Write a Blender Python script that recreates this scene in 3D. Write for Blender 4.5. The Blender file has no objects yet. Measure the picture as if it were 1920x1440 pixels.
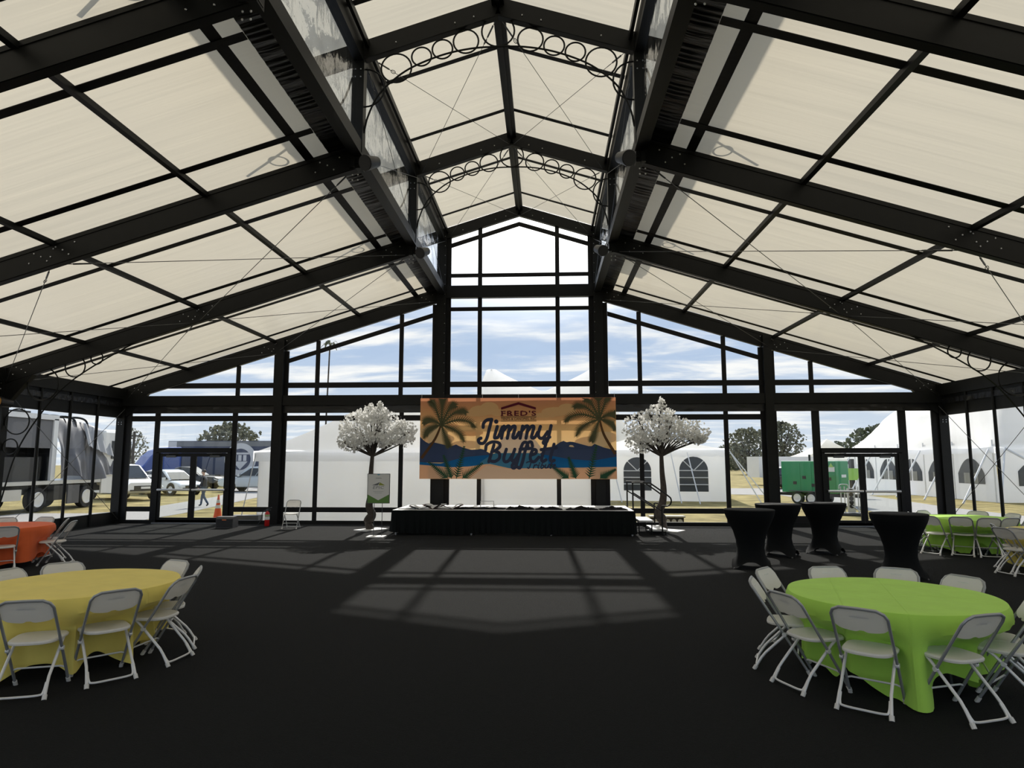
import bpy, math, random
from math import sin, cos, pi, radians, sqrt, hypot, atan2
from mathutils import Vector, Matrix, Euler, noise
random.seed(7)
S = bpy.context.scene
COL = S.collection

# ------------------------------------------------------------------ camera
cam = bpy.data.objects.new('camera', bpy.data.cameras.new('camera'))
COL.objects.link(cam)
CAMX, CAMZ, YAW, PITCH = 0.8335, 2.0263, 0.0502, 0.1165
cam.location = (CAMX, 0, CAMZ)
cam.rotation_euler = (pi/2 + PITCH, 0, YAW)
cam.data.sensor_fit = 'HORIZONTAL'
cam.data.sensor_width = 36.0
cam.data.lens = 36.0*1237.3/1920
cam.data.clip_end = 900
S.camera = cam

# ------------------------------------------------------------------ exposure
S.view_settings.view_transform = 'Standard'
S.view_settings.look = 'None'
S.view_settings.gamma = 1
S.view_settings.use_curve_mapping = False
S.view_settings.exposure = 0.27
S.cycles.max_bounces = 10
S.cycles.diffuse_bounces = 4
S.cycles.glossy_bounces = 3
S.cycles.transmission_bounces = 6
S.cycles.transparent_max_bounces = 24
S.cycles.caustics_reflective = False
S.cycles.caustics_refractive = False
S.cycles.sample_clamp_indirect = 4
S.cycles.use_denoising = True

# ------------------------------------------------------------------ sun and sky
SUN_EL, SUN_AZ = radians(37.5), radians(-1.2)
SUN = Vector((sin(SUN_AZ)*cos(SUN_EL), cos(SUN_AZ)*cos(SUN_EL), sin(SUN_EL)))
ld = bpy.data.lights.new('sun', 'SUN')
ld.energy = 5.0
ld.angle = radians(0.9)
ld.color = (1, .95, .87)
sun = bpy.data.objects.new('sun', ld)
COL.objects.link(sun)
sun.rotation_euler = SUN.to_track_quat('Z', 'Y').to_euler()
SKY_STRENGTH = 1.0

def build_world():
    w = bpy.data.worlds.new('sky')
    S.world = w
    w.use_nodes = True
    nt = w.node_tree
    N, L = nt.nodes, nt.links
    N.clear()
    out = N.new('ShaderNodeOutputWorld')
    bg = N.new('ShaderNodeBackground')
    bg.inputs['Strength'].default_value = SKY_STRENGTH
    L.new(bg.outputs[0], out.inputs[0])
    tc = N.new('ShaderNodeTexCoord')
    sep = N.new('ShaderNodeSeparateXYZ')
    L.new(tc.outputs['Generated'], sep.inputs[0])
    # clear sky gradient by height
    ramp = N.new('ShaderNodeValToRGB')
    L.new(sep.outputs['Z'], ramp.inputs[0])
    e = ramp.color_ramp.elements
    e[0].position = 0.0; e[0].color = (.60, .67, .74, 1)
    e[1].position = 1.0; e[1].color = (.30, .45, .72, 1)
    for p, c in ((.06, (.53, .61, .71, 1)), (.16, (.41, .52, .69, 1)), (.4, (.42, .52, .68, 1))):
        k = e.new(p); k.color = c
    # clouds: noise on the direction projected onto a cloud deck
    addz = N.new('ShaderNodeMath'); addz.operation = 'ADD'; addz.inputs[1].default_value = .10
    L.new(sep.outputs['Z'], addz.inputs[0])
    mx = N.new('ShaderNodeMath'); mx.operation = 'MAXIMUM'; mx.inputs[1].default_value = .05
    L.new(addz.outputs[0], mx.inputs[0])
    comb = N.new('ShaderNodeCombineXYZ')
    for i, ax in enumerate(('X', 'Y')):
        d = N.new('ShaderNodeMath'); d.operation = 'DIVIDE'
        L.new(sep.outputs[ax], d.inputs[0]); L.new(mx.outputs[0], d.inputs[1])
        L.new(d.outputs[0], comb.inputs[i])
    mp = N.new('ShaderNodeMapping')
    mp.inputs['Scale'].default_value = (.75, 1.5, 1)
    mp.inputs['Location'].default_value = (3.1, 1.7, 0)
    L.new(comb.outputs[0], mp.inputs[0])
    n1 = N.new('ShaderNodeTexNoise')
    n1.inputs['Scale'].default_value = 1.6
    n1.inputs['Detail'].default_value = 7
    n1.inputs['Roughness'].default_value = .58
    n1.inputs['Distortion'].default_value = .35
    L.new(mp.outputs[0], n1.inputs['Vector'])
    cr = N.new('ShaderNodeMapRange')
    cr.inputs['From Min'].default_value = .44; cr.inputs['From Max'].default_value = .68
    cr.interpolation_type = 'SMOOTHSTEP'
    L.new(n1.outputs['Fac'], cr.inputs['Value'])
    cl = N.new('ShaderNodeMix'); cl.data_type = 'RGBA'
    L.new(cr.outputs[0], cl.inputs['Factor'])
    L.new(ramp.outputs[0], cl.inputs['A'])
    cl.inputs['B'].default_value = (.86, .86, .84, 1)
    # brightening of the thin cloud around the sun
    nrm = N.new('ShaderNodeVectorMath'); nrm.operation = 'DOT_PRODUCT'
    L.new(tc.outputs['Generated'], nrm.inputs[0])
    nrm.inputs[1].default_value = SUN
    gm = N.new('ShaderNodeMapRange')
    gm.inputs['From Min'].default_value = .88; gm.inputs['From Max'].default_value = 1.0
    gm.interpolation_type = 'SMOOTHERSTEP'
    L.new(nrm.outputs['Value'], gm.inputs['Value'])
    gl = N.new('ShaderNodeMix'); gl.data_type = 'RGBA'
    L.new(gm.outputs[0], gl.inputs['Factor'])
    L.new(cl.outputs['Result'], gl.inputs['A'])
    gl.inputs['B'].default_value = (3.6, 3.5, 3.3, 1)
    # below the horizon: plain ground haze
    lo = N.new('ShaderNodeMapRange')
    lo.inputs['From Min'].default_value = -.03; lo.inputs['From Max'].default_value = .0
    L.new(sep.outputs['Z'], lo.inputs['Value'])
    fl = N.new('ShaderNodeMix'); fl.data_type = 'RGBA'
    L.new(lo.outputs[0], fl.inputs['Factor'])
    fl.inputs['A'].default_value = (.25, .24, .18, 1)
    L.new(gl.outputs['Result'], fl.inputs['B'])
    L.new(fl.outputs['Result'], bg.inputs['Color'])
    w.cycles.sampling_method = 'MANUAL'
    w.cycles.sample_map_resolution = 512
build_world()

# ------------------------------------------------------------------ materials
M = {}
def mat(name, col, rough=.6, metal=0., spec=.5, noise_amt=0., noise_scale=20., bump=0., bump_scale=60.,
        trans=0., sheen=0., coat=0., stretch=None, alpha=None):
    m = bpy.data.materials.new(name)
    m.use_nodes = True
    nt = m.node_tree; N, L = nt.nodes, nt.links
    b = N['Principled BSDF']; out = N['Material Output']
    c4 = (*col, 1)
    b.inputs['Base Color'].default_value = c4
    b.inputs['Roughness'].default_value = rough
    b.inputs['Metallic'].default_value = metal
    b.inputs['Specular IOR Level'].default_value = spec
    if sheen:
        b.inputs['Sheen Weight'].default_value = sheen
        b.inputs['Sheen Roughness'].default_value = .6
    if coat:
        b.inputs['Coat Weight'].default_value = coat
        b.inputs['Coat Roughness'].default_value = .08
    tc = N.new('ShaderNodeTexCoord')
    vec = tc.outputs['Object']
    if stretch:
        mp = N.new('ShaderNodeMapping'); mp.inputs['Scale'].default_value = stretch
        L.new(vec, mp.inputs[0]); vec = mp.outputs[0]
    colsock = None
    if noise_amt:
        n = N.new('ShaderNodeTexNoise'); n.inputs['Scale'].default_value = noise_scale
        n.inputs['Detail'].default_value = 6
        L.new(vec, n.inputs['Vector'])
        mr = N.new('ShaderNodeMapRange')
        mr.inputs['From Min'].default_value = .25; mr.inputs['From Max'].default_value = .75
        mr.inputs['To Min'].default_value = 1-noise_amt; mr.inputs['To Max'].default_value = 1+noise_amt
        L.new(n.outputs['Fac'], mr.inputs['Value'])
        mu = N.new('ShaderNodeVectorMath'); mu.operation = 'SCALE'
        mu.inputs[0].default_value = col
        L.new(mr.outputs[0], mu.inputs['Scale'])
        L.new(mu.outputs[0], b.inputs['Base Color']); colsock = mu.outputs[0]
    if bump:
        n2 = N.new('ShaderNodeTexNoise'); n2.inputs['Scale'].default_value = bump_scale
        n2.inputs['Detail'].default_value = 4
        L.new(vec, n2.inputs['Vector'])
        bp = N.new('ShaderNodeBump'); bp.inputs['Strength'].default_value = bump
        bp.inputs['Distance'].default_value = .02
        L.new(n2.outputs['Fac'], bp.inputs['Height'])
        L.new(bp.outputs[0], b.inputs['Normal'])
    if trans:
        t = N.new('ShaderNodeBsdfTranslucent')
        t.inputs['Color'].default_value = c4
        if colsock: L.new(colsock, t.inputs['Color'])
        mi = N.new('ShaderNodeMixShader'); mi.inputs[0].default_value = trans
        L.new(b.outputs[0], mi.inputs[1]); L.new(t.outputs[0], mi.inputs[2])
        L.new(mi.outputs[0], out.inputs[0])
        if bump: L.new(bp.outputs[0], t.inputs['Normal'])
    M[name] = m
    return m

def vinyl(name, refl, rough, tint, bump, bscale, stretch=(1, 1, 1)):
    m = bpy.data.materials.new(name); m.use_nodes = True
    nt = m.node_tree; N, L = nt.nodes, nt.links; N.clear()
    out = N.new('ShaderNodeOutputMaterial')
    t = N.new('ShaderNodeBsdfTransparent'); t.inputs[0].default_value = (*tint, 1)
    g = N.new('ShaderNodeBsdfGlossy'); g.inputs['Roughness'].default_value = rough
    fr = N.new('ShaderNodeLayerWeight'); fr.inputs['Blend'].default_value = .25
    ma = N.new('ShaderNodeMath'); ma.operation = 'MULTIPLY_ADD'
    ma.inputs[1].default_value = refl*1.2; ma.inputs[2].default_value = refl*.5
    L.new(fr.outputs['Facing'], ma.inputs[0])
    tc = N.new('ShaderNodeTexCoord')
    mp = N.new('ShaderNodeMapping'); mp.inputs['Scale'].default_value = stretch
    L.new(tc.outputs['Object'], mp.inputs[0])
    n = N.new('ShaderNodeTexNoise'); n.inputs['Scale'].default_value = bscale; n.inputs['Detail'].default_value = 5
    L.new(mp.outputs[0], n.inputs['Vector'])
    bp = N.new('ShaderNodeBump'); bp.inputs['Strength'].default_value = bump; bp.inputs['Distance'].default_value = .05
    L.new(n.outputs['Fac'], bp.inputs['Height'])
    L.new(bp.outputs[0], g.inputs['Normal'])
    mi = N.new('ShaderNodeMixShader')
    L.new(ma.outputs[0], mi.inputs[0]); L.new(t.outputs[0], mi.inputs[1]); L.new(g.outputs[0], mi.inputs[2])
    L.new(mi.outputs[0], out.inputs[0])
    M[name] = m
    return m

def roof_fabric():
    # cream vinyl cloth: translucent, faint streaks running with the slope
    m = bpy.data.materials.new('roof_fabric'); m.use_nodes = True
    nt = m.node_tree; N, L = nt.nodes, nt.links; N.clear()
    out = N.new('ShaderNodeOutputMaterial')
    tc = N.new('ShaderNodeTexCoord')
    mp = N.new('ShaderNodeMapping'); mp.inputs['Scale'].default_value = (.12, 2.6, .12)
    L.new(tc.outputs['Object'], mp.inputs[0])
    n = N.new('ShaderNodeTexNoise'); n.inputs['Scale'].default_value = 1.3; n.inputs['Detail'].default_value = 3.5
    n.inputs['Roughness'].default_value = .5
    L.new(mp.outputs[0], n.inputs['Vector'])
    bp = N.new('ShaderNodeBump'); bp.inputs['Strength'].default_value = .6; bp.inputs['Distance'].default_value = .03
    L.new(n.outputs['Fac'], bp.inputs['Height'])
    t = N.new('ShaderNodeBsdfTranslucent'); t.inputs[0].default_value = (.60, .545, .43, 1)
    d = N.new('ShaderNodeBsdfDiffuse'); d.inputs[0].default_value = (.72, .66, .55, 1)
    g = N.new('ShaderNodeBsdfGlossy'); g.inputs['Roughness'].default_value = .28
    for s in (t, d, g): L.new(bp.outputs[0], s.inputs['Normal'])
    m1 = N.new('ShaderNodeMixShader'); m1.inputs[0].default_value = .55
    L.new(d.outputs[0], m1.inputs[1]); L.new(t.outputs[0], m1.inputs[2])
    fr = N.new('ShaderNodeFresnel'); fr.inputs['IOR'].default_value = 1.35
    m2 = N.new('ShaderNodeMixShader')
    L.new(fr.outputs[0], m2.inputs[0]); L.new(m1.outputs[0], m2.inputs[1]); L.new(g.outputs[0], m2.inputs[2])
    L.new(m2.outputs[0], out.inputs[0])
    M['roof_fabric'] = m
roof_fabric()
vinyl('clear_vinyl', .06, .04, (.965, .975, .98), .06, 1.5)
vinyl('crinkled_vinyl', .5, .09, (.80, .87, .97), .9, 3.0, (1, 1, .5))
vinyl('glass', .12, .01, (.90, .94, .93), .0, 1)
mat('black_metal', (.009, .0095, .0095), .45, spec=.22, noise_amt=.15, noise_scale=6)
mat('black_vinyl', (.008, .008, .009), .55, spec=.25, bump=.25, bump_scale=9)
mat('frill_vinyl', (.012, .012, .013), .3, bump=1, bump_scale=3.0, stretch=(.6, 7, .6))
mat('grey_metal', (.10, .105, .11), .38, metal=.6)
mat('aluminium', (.62, .63, .65), .3, metal=.9)
mat('carpet', (.0022, .0028, .0028), 1., spec=.11, noise_amt=.55, noise_scale=26, bump=.9, bump_scale=120, sheen=.03)
mat('white_plastic', (.88, .87, .84), .42, trans=.38)
mat('chair_tube', (.74, .74, .73), .35, metal=.2)
mat('tube_back', (.34, .35, .36), .38, metal=.35)
mat('rubber_white', (.66, .65, .62), .6)
for nm, c in (('cloth_green', (.50, .86, .13)), ('cloth_yellow', (.93, .78, .20)), ('cloth_orange', (.92, .17, .05))):
    mm_ = mat(nm, c, .85, spec=.2, noise_amt=.05, noise_scale=4, bump=.3, bump_scale=5, trans=.18, sheen=.1)
    # ironed creases: thin ridges in a cross through the cloth
    N_, L_ = mm_.node_tree.nodes, mm_.node_tree.links
    bp_ = [q for q in N_ if q.type == 'BUMP'][0]; nz_ = [q for q in N_ if q.type == 'TEX_NOISE'][-1]
    tc_ = N_.new('ShaderNodeTexCoord'); mp_ = N_.new('ShaderNodeMapping'); mp_.inputs['Rotation'].default_value = (0, 0, .32)
    L_.new(tc_.outputs['Object'], mp_.inputs[0]); sp_ = N_.new('ShaderNodeSeparateXYZ'); L_.new(mp_.outputs[0], sp_.inputs[0])
    last = nz_.outputs['Fac']
    for ax, off in (('X', 0), ('Y', 0), ('X', .48), ('Y', -.5)):
        a_ = N_.new('ShaderNodeMath'); a_.operation = 'ADD'; a_.inputs[1].default_value = off; L_.new(sp_.outputs[ax], a_.inputs[0])
        b_ = N_.new('ShaderNodeMath'); b_.operation = 'ABSOLUTE'; L_.new(a_.outputs[0], b_.inputs[0])
        c_ = N_.new('ShaderNodeMapRange'); c_.inputs['From Max'].default_value = .012; c_.inputs['To Min'].default_value = 1.1; c_.inputs['To Max'].default_value = 0; L_.new(b_.outputs[0], c_.inputs['Value'])
        d_ = N_.new('ShaderNodeMath'); d_.operation = 'ADD'; L_.new(last, d_.inputs[0]); L_.new(c_.outputs[0], d_.inputs[1]); last = d_.outputs[0]
    L_.new(last, bp_.inputs['Height'])
mat('spandex', (.0055, .0065, .0075), .8, spec=.12)
mat('skirt', (.0055, .0075, .008), .85, spec=.12)
mat('black_cloth', (.008, .008, .009), .9, spec=.15, bump=.6, bump_scale=14)
mat('white_paint', (.78, .78, .77), .4)
mat('paper', (.72, .72, .70), .7)
mat('book_red', (.13, .03, .03), .5)
mat('book_grey', (.10, .11, .12), .5)
mat('bark', (.055, .045, .038), .9, noise_amt=.4, noise_scale=12, bump=.8, bump_scale=25)
mat('white_leaf', (.86, .86, .84), .6, trans=.35)
mat('red_paint', (.55, .02, .02), .25)
mat('label_white', (.8, .8, .78), .5)
mat('label_green', (.35, .55, .25), .5)
mat('black_plastic', (.02, .02, .022), .4)
mat('dark_grey_plastic', (.07, .07, .075), .5)
mat('lens_reflection', (.55, .30, .10), .2)  # brown-orange reflection on the eave lamp, put into the lens colour
mat('orange_mark', (.8, .2, .06), .5)
# outdoors
mat('grass', (.26, .215, .09), .95, spec=.1, noise_amt=.5, noise_scale=1.2, bump=1, bump_scale=40)
mat('gravel', (.33, .32, .305), .95, spec=.1, noise_amt=.22, noise_scale=30, bump=.5, bump_scale=80)
mat('tent_white', (.95, .955, .965), .55, trans=.7, bump=.55, bump_scale=1.4)
mat('tent_strap', (.8, .8, .8), .6, trans=.2)
mat('tent_window', (.055, .062, .072), .25)
mat('curtain', (.40, .39, .35), .8)
mat('car_white', (.80, .81, .82), .25, coat=.6)
mat('car_silver', (.42, .47, .50), .3, metal=.3, coat=.5)
mat('car_black', (.02, .02, .022), .3, coat=.5)
mat('car_glass', (.03, .035, .04), .06)
mat('tyre', (.022, .022, .023), .85)
mat('rim', (.75, .76, .78), .35, metal=.4)
mat('lamp_glass', (.7, .72, .75), .1)
mat('truck_blue', (.025, .07, .32), .3, coat=.4)
mat('trailer_navy', (.05, .065, .12), .45)
mat('trailer_grey', (.20, .21, .22), .5)
mat('logo_white', (.62, .63, .66), .5)
mat('screen_dark', (.012, .013, .015), .3)
mat('tarp_grey', (.12, .12, .13), .45, bump=.6, bump_scale=2, trans=.08)
mat('tarp_light', (.42, .43, .45), .4, bump=.5, bump_scale=2, trans=.25)
mat('tan_cloth', (.48, .32, .24), .8)
mat('gen_green', (.02, .27, .10), .35)
mat('gen_sign', (.35, .6, .12), .5)
mat('cone_orange', (.85, .12, .03), .5)
mat('foliage_dark', (.075, .090, .052), .9, noise_amt=.4, noise_scale=3, trans=.25)
mat('foliage_grey', (.14, .145, .105), .9, noise_amt=.4, noise_scale=3, trans=.25)
mat('skin', (.52, .30, .21), .5)
mat('hair', (.03, .02, .015), .7)
mat('jacket_navy', (.018, .026, .05), .8)
mat('jeans', (.045, .075, .12), .85)
mat('shoe', (.02, .02, .022), .5)
mat('roof_shingle', (.5, .5, .5), .8)
# banner inks
INK = dict(ink_navy=(.04, .05, .095), ink_maroon=(.13, .012, .03), ink_mountain=(.045, .07, .15), ink_sea=(.008, .13, .36),
           ink_sea_pale=(.06, .22, .36), ink_sand=(.74, .46, .29), ink_sand_pale=(.74, .54, .38), ink_palm=(.11, .11, .055), ink_trunk=(.12, .06, .025),
           ink_fern=(.025, .085, .045), ink_cloud=(.84, .52, .25), ink_cloud_pale=(.86, .63, .36), ink_dark=(.03, .015, .015),
           ink_glow=(.78, .68, .56))
for k, c in INK.items(): mat(k, c, .75, spec=.2, trans=.18)

def banner_sky():
    m = mat('banner_sky', (.8, .4, .15), .75, spec=.2)
    nt = m.node_tree; N, L = nt.nodes, nt.links
    tc = N.new('ShaderNodeTexCoord'); sp = N.new('ShaderNodeSeparateXYZ')
    L.new(tc.outputs['Object'], sp.inputs[0])
    mr = N.new('ShaderNodeMapRange'); mr.inputs['From Min'].default_value = 0; mr.inputs['From Max'].default_value = 2.57
    L.new(sp.outputs['Z'], mr.inputs['Value'])
    r = N.new('ShaderNodeValToRGB'); L.new(mr.outputs[0], r.inputs[0])
    e = r.color_ramp.elements
    e[0].position = .3; e[0].color = (.80, .55, .26, 1)
    e[1].position = 1; e[1].color = (.70, .28, .15, 1)
    k = e.new(.62); k.color = (.84, .50, .21, 1)
    k = e.new(.85); k.color = (.80, .38, .17, 1)
    b = N['Principled BSDF']; out = N['Material Output']
    L.new(r.outputs[0], b.inputs['Base Color'])
    t = N.new('ShaderNodeBsdfTranslucent'); L.new(r.outputs[0], t.inputs[0])
    mi = N.new('ShaderNodeMixShader'); mi.inputs[0].default_value = .22
    L.new(b.outputs[0], mi.inputs[1]); L.new(t.outputs[0], mi.inputs[2]); L.new(mi.outputs[0], out.inputs[0])
banner_sky()

# ------------------------------------------------------------------ mesh helpers
class MB:
    def __init__(s): s.v = []; s.f = []
    def add(s, vs, fs):
        o = len(s.v); s.v += [tuple(p) for p in vs]; s.f += [tuple(i+o for i in f) for f in fs]; return s
    def box(s, x0, x1, y0, y1, z0, z1):
        return s.add([(x0,y0,z0),(x1,y0,z0),(x1,y1,z0),(x0,y1,z0),(x0,y0,z1),(x1,y0,z1),(x1,y1,z1),(x0,y1,z1)],
                     [(0,3,2,1),(4,5,6,7),(0,1,5,4),(1,2,6,5),(2,3,7,6),(3,0,4,7)])
    def beam(s, p0, p1, w, h, up=(0,0,1), vo=0.):
        # rectangular bar from p0 to p1; w across, h along 'up'; p on the centre line shifted by vo along up
        p0, p1 = Vector(p0), Vector(p1); d = (p1-p0).normalized(); up = Vector(up)
        side = d.cross(up).normalized(); u = side.cross(d).normalized()
        vs = []
        for p in (p0, p1):
            for a, b in ((-1,-1),(1,-1),(1,1),(-1,1)): vs.append(p + side*(a*w/2) + u*(b*h/2+vo))
        return s.add(vs, [(0,1,2,3),(7,6,5,4),(0,4,5,1),(1,5,6,2),(2,6,7,3),(3,7,4,0)])
    def prism(s, poly, axis, a, b):
        # polygon in the two other axes extruded from a to b along axis
        n = len(poly)
        def P(q, t):
            return (t, q[0], q[1]) if axis == 'x' else ((q[0], t, q[1]) if axis == 'y' else (q[0], q[1], t))
        return s.add([P(q, a) for q in poly]+[P(q, b) for q in poly],
                     [tuple(range(n))[::-1], tuple(range(n, 2*n))]+[(i, (i+1) % n, n+(i+1) % n, n+i) for i in range(n)])
    def tube(s, pts, r, n=8, closed=False, caps=True):
        pts = [Vector(p) for p in pts]; m = len(pts)
        rs = r if isinstance(r, (list, tuple)) else [r]*m
        up = None; vs = []
        for i, p in enumerate(pts):
            a = pts[i-1] if (i > 0 or closed) else p
            b = pts[(i+1) % m] if (i < m-1 or closed) else p
            d = (b-a)
            d = d.normalized() if d.length > 1e-9 else Vector((0,0,1))
            if up is None:
                up = Vector((0,0,1)) if abs(d.z) < .9 else Vector((1,0,0))
            u = (up - d*up.dot(d))
            u = u.normalized() if u.length > 1e-6 else d.orthogonal().normalized()
            w = d.cross(u); up = u
            for k in range(n):
                t = 2*pi*k/n
                vs.append(p + (u*cos(t)+w*sin(t))*rs[i])
        fs = []
        for i in range(m if closed else m-1):
            j = (i+1) % m
            for k in range(n):
                fs.append((i*n+k, i*n+(k+1) % n, j*n+(k+1) % n, j*n+k))
        if caps and not closed:
            fs.append(tuple(range(n))[::-1]); fs.append(tuple(range((m-1)*n, m*n)))
        return s.add(vs, fs)
    def lathe(s, prof, n=24, c=(0,0,0), axis='z', mod=None):
        vs = []
        for r, z in prof:
            for k in range(n):
                t = 2*pi*k/n; x, y = r*cos(t), r*sin(t)
                p = (x, y, z) if axis == 'z' else ((z, x, y) if axis == 'x' else (x, z, y))
                vs.append((p[0]+c[0], p[1]+c[1], p[2]+c[2]))
        fs = []
        for i in range(len(prof)-1):
            for k in range(n):
                fs.append((i*n+k, i*n+(k+1) % n, (i+1)*n+(k+1) % n, (i+1)*n+k))
        fs.append(tuple(range(n))[::-1]); fs.append(tuple(range((len(prof)-1)*n, len(prof)*n)))
        return s.add(vs, fs)
    def grid(s, fn, nu, nv):
        vs = [fn(i/nu, j/nv) for j in range(nv+1) for i in range(nu+1)]
        return s.add(vs, [(j*(nu+1)+i, j*(nu+1)+i+1, (j+1)*(nu+1)+i+1, (j+1)*(nu+1)+i) for j in range(nv) for i in range(nu)])
    def ball(s, c, r, n=12, m=8):
        rx, ry, rz = r if isinstance(r, (list, tuple)) else (r, r, r)
        vs = [(c[0], c[1], c[2]-rz)]
        for j in range(1, m):
            a = -pi/2+pi*j/m
            for k in range(n):
                t = 2*pi*k/n; vs.append((c[0]+rx*cos(a)*cos(t), c[1]+ry*cos(a)*sin(t), c[2]+rz*sin(a)))
        vs.append((c[0], c[1], c[2]+rz)); fs = []
        for k in range(n): fs.append((0, 1+(k+1) % n, 1+k))
        for j in range(m-2):
            for k in range(n): fs.append((1+j*n+k, 1+j*n+(k+1) % n, 1+(j+1)*n+(k+1) % n, 1+(j+1)*n+k))
        t = len(vs)-1
        for k in range(n): fs.append((t, 1+(m-2)*n+k, 1+(m-2)*n+(k+1) % n))
        return s.add(vs, fs)
    def xf(s, mtx):
        s.v = [tuple(mtx @ Vector(p)) for p in s.v]; return s
    def build(s, name, m, parent=None, smooth=False, bevel=0., loc=None):
        me = bpy.data.meshes.new(name); me.from_pydata(s.v, [], s.f); me.update()
        me.materials.append(M[m] if isinstance(m, str) else m)
        if smooth:
            for p in me.polygons: p.use_smooth = True
        o = bpy.data.objects.new(name, me); COL.objects.link(o)
        if parent: o.parent = parent
        if loc: o.location = loc
        if bevel:
            b = o.modifiers.new('bevel', 'BEVEL'); b.width = bevel; b.segments = 2; b.limit_method = 'ANGLE'
        if smooth:
            try: me.set_sharp_from_angle(angle=radians(40))
            except Exception: pass
        return o

def tag(o, label, cat, group=None):
    o['label'] = label; o['category'] = cat
    if group: o['group'] = group
    return o
def thing(name, label, cat, loc=(0,0,0), rz=0., group=None):
    o = bpy.data.objects.new(name, None); COL.objects.link(o); o.empty_display_size = .1
    o.location = loc; o.rotation_euler = (0, 0, rz)
    return tag(o, label, cat, group)
def setting(name):
    o = bpy.data.objects.new(name, None); COL.objects.link(o); o['kind'] = 'structure'; return o
def copy_tree(o, parent=None):
    c = o.copy(); COL.objects.link(c)
    if parent: c.parent = parent
    for ch in list(o.children): copy_tree(ch, c)
    return c
def arc(cx, cz, r, a0, a1, n, y):
    return [(cx+r*cos(a0+(a1-a0)*i/n), y, cz+r*sin(a0+(a1-a0)*i/n)) for i in range(n+1)]
def spline(P, k=8):
    # Catmull-Rom through the points
    P = [Vector(p) for p in P]; out = []
    for i in range(len(P)-1):
        p0 = P[i-1] if i else P[0]*2-P[1]; p1, p2 = P[i], P[i+1]
        p3 = P[i+2] if i+2 < len(P) else P[-1]*2-P[-2]
        for j in range(k):
            t = j/k
            out.append(.5*((2*p1)+(p2-p0)*t+(2*p0-5*p1+4*p2-p3)*t*t+(3*p1-p0-3*p2+p3)*t**3))
    out.append(P[-1]); return out
def text_mesh(txt, size, bold=0., shear=0., spacing=1., ax='LEFT'):
    cu = bpy.data.curves.new('t', 'FONT'); cu.body = txt; cu.size = size; cu.offset = bold; cu.shear = shear
    cu.space_character = spacing; cu.align_x = ax; cu.resolution_u = 3; cu.extrude = .0008
    o = bpy.data.objects.new('t', cu); COL.objects.link(o)
    dg = bpy.context.evaluated_depsgraph_get()
    me = bpy.data.meshes.new_from_object(o.evaluated_get(dg))
    bpy.data.objects.remove(o); bpy.data.curves.remove(cu)
    return me
def lettering(name, txt, m, parent, width, height, loc, rot, bold=0., shear=0., spacing=1.):
    me = text_mesh(txt, 1., bold, shear, spacing)
    xs = [v.co.x for v in me.vertices]; ys = [v.co.y for v in me.vertices]
    x0, x1, y0, y1 = min(xs), max(xs), min(ys), max(ys)
    for v in me.vertices:
        v.co.x = ((v.co.x-x0)/(x1-x0)-.5)*width; v.co.y = (v.co.y-y0)/(y1-y0)*height
    me.materials.clear(); me.materials.append(M[m])
    o = bpy.data.objects.new(name, me); COL.objects.link(o); o.parent = parent
    o.location = loc; o.rotation_euler = rot
    return o

# ================================================================== THE TENT
D = 21.476                       # gable wall
FY = [-2.6, 2.2, 7.03, 11.42, 16.476, D]
BAYS = list(zip(FY[:-1], FY[1:]))
SL, ZP = .3093, 8.531            # side roof: underside of purlins at |X|=0
CSL, ZPK = .3149, 10.26          # clerestory: underside of its rafters at the peak
XC, XM, XE = 2.59, 7.97, 13.35   # clerestory column, middle post, eave column
def zroof(x): return ZP + .10 - SL*abs(x)      # fabric of the side roofs
def zcler(x): return ZPK + .40 - CSL*abs(x)    # fabric of the clerestory roof
GZ = -.15                        # ground outside

fl = MB().box(-13.6, 13.6, -2.8, D+.1, GZ, 0).build('floor', 'carpet'); fl['kind'] = 'structure'

ceiling = setting('ceiling')
# --- roof cloth: one sheet per bay and side, gently sagging
def roof_sheet(y0, y1, sgn, xa, xb, zf, nm):
    def fn(u, v):
        x = xa + (xb-xa)*(u if sgn < 0 else 1-u); y = y0 + (y1-y0)*v
        sag = -.03*sin(pi*v) + .007*noise.noise(Vector((x*.35, y*5, 3*sgn)))
        return (sgn*x, y, zf(x) + sag)
    return MB().grid(fn, 14, 36).build(nm, 'roof_fabric', ceiling, smooth=True)
for i, (y0, y1) in enumerate(BAYS):
    for sgn in (-1, 1):
        roof_sheet(y0, y1, sgn, 2.7, XE+.25, zroof, 'roof_panel')
        roof_sheet(y0, y1, sgn, 0, 3.75, zcler, 'ridge_panel')
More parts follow.
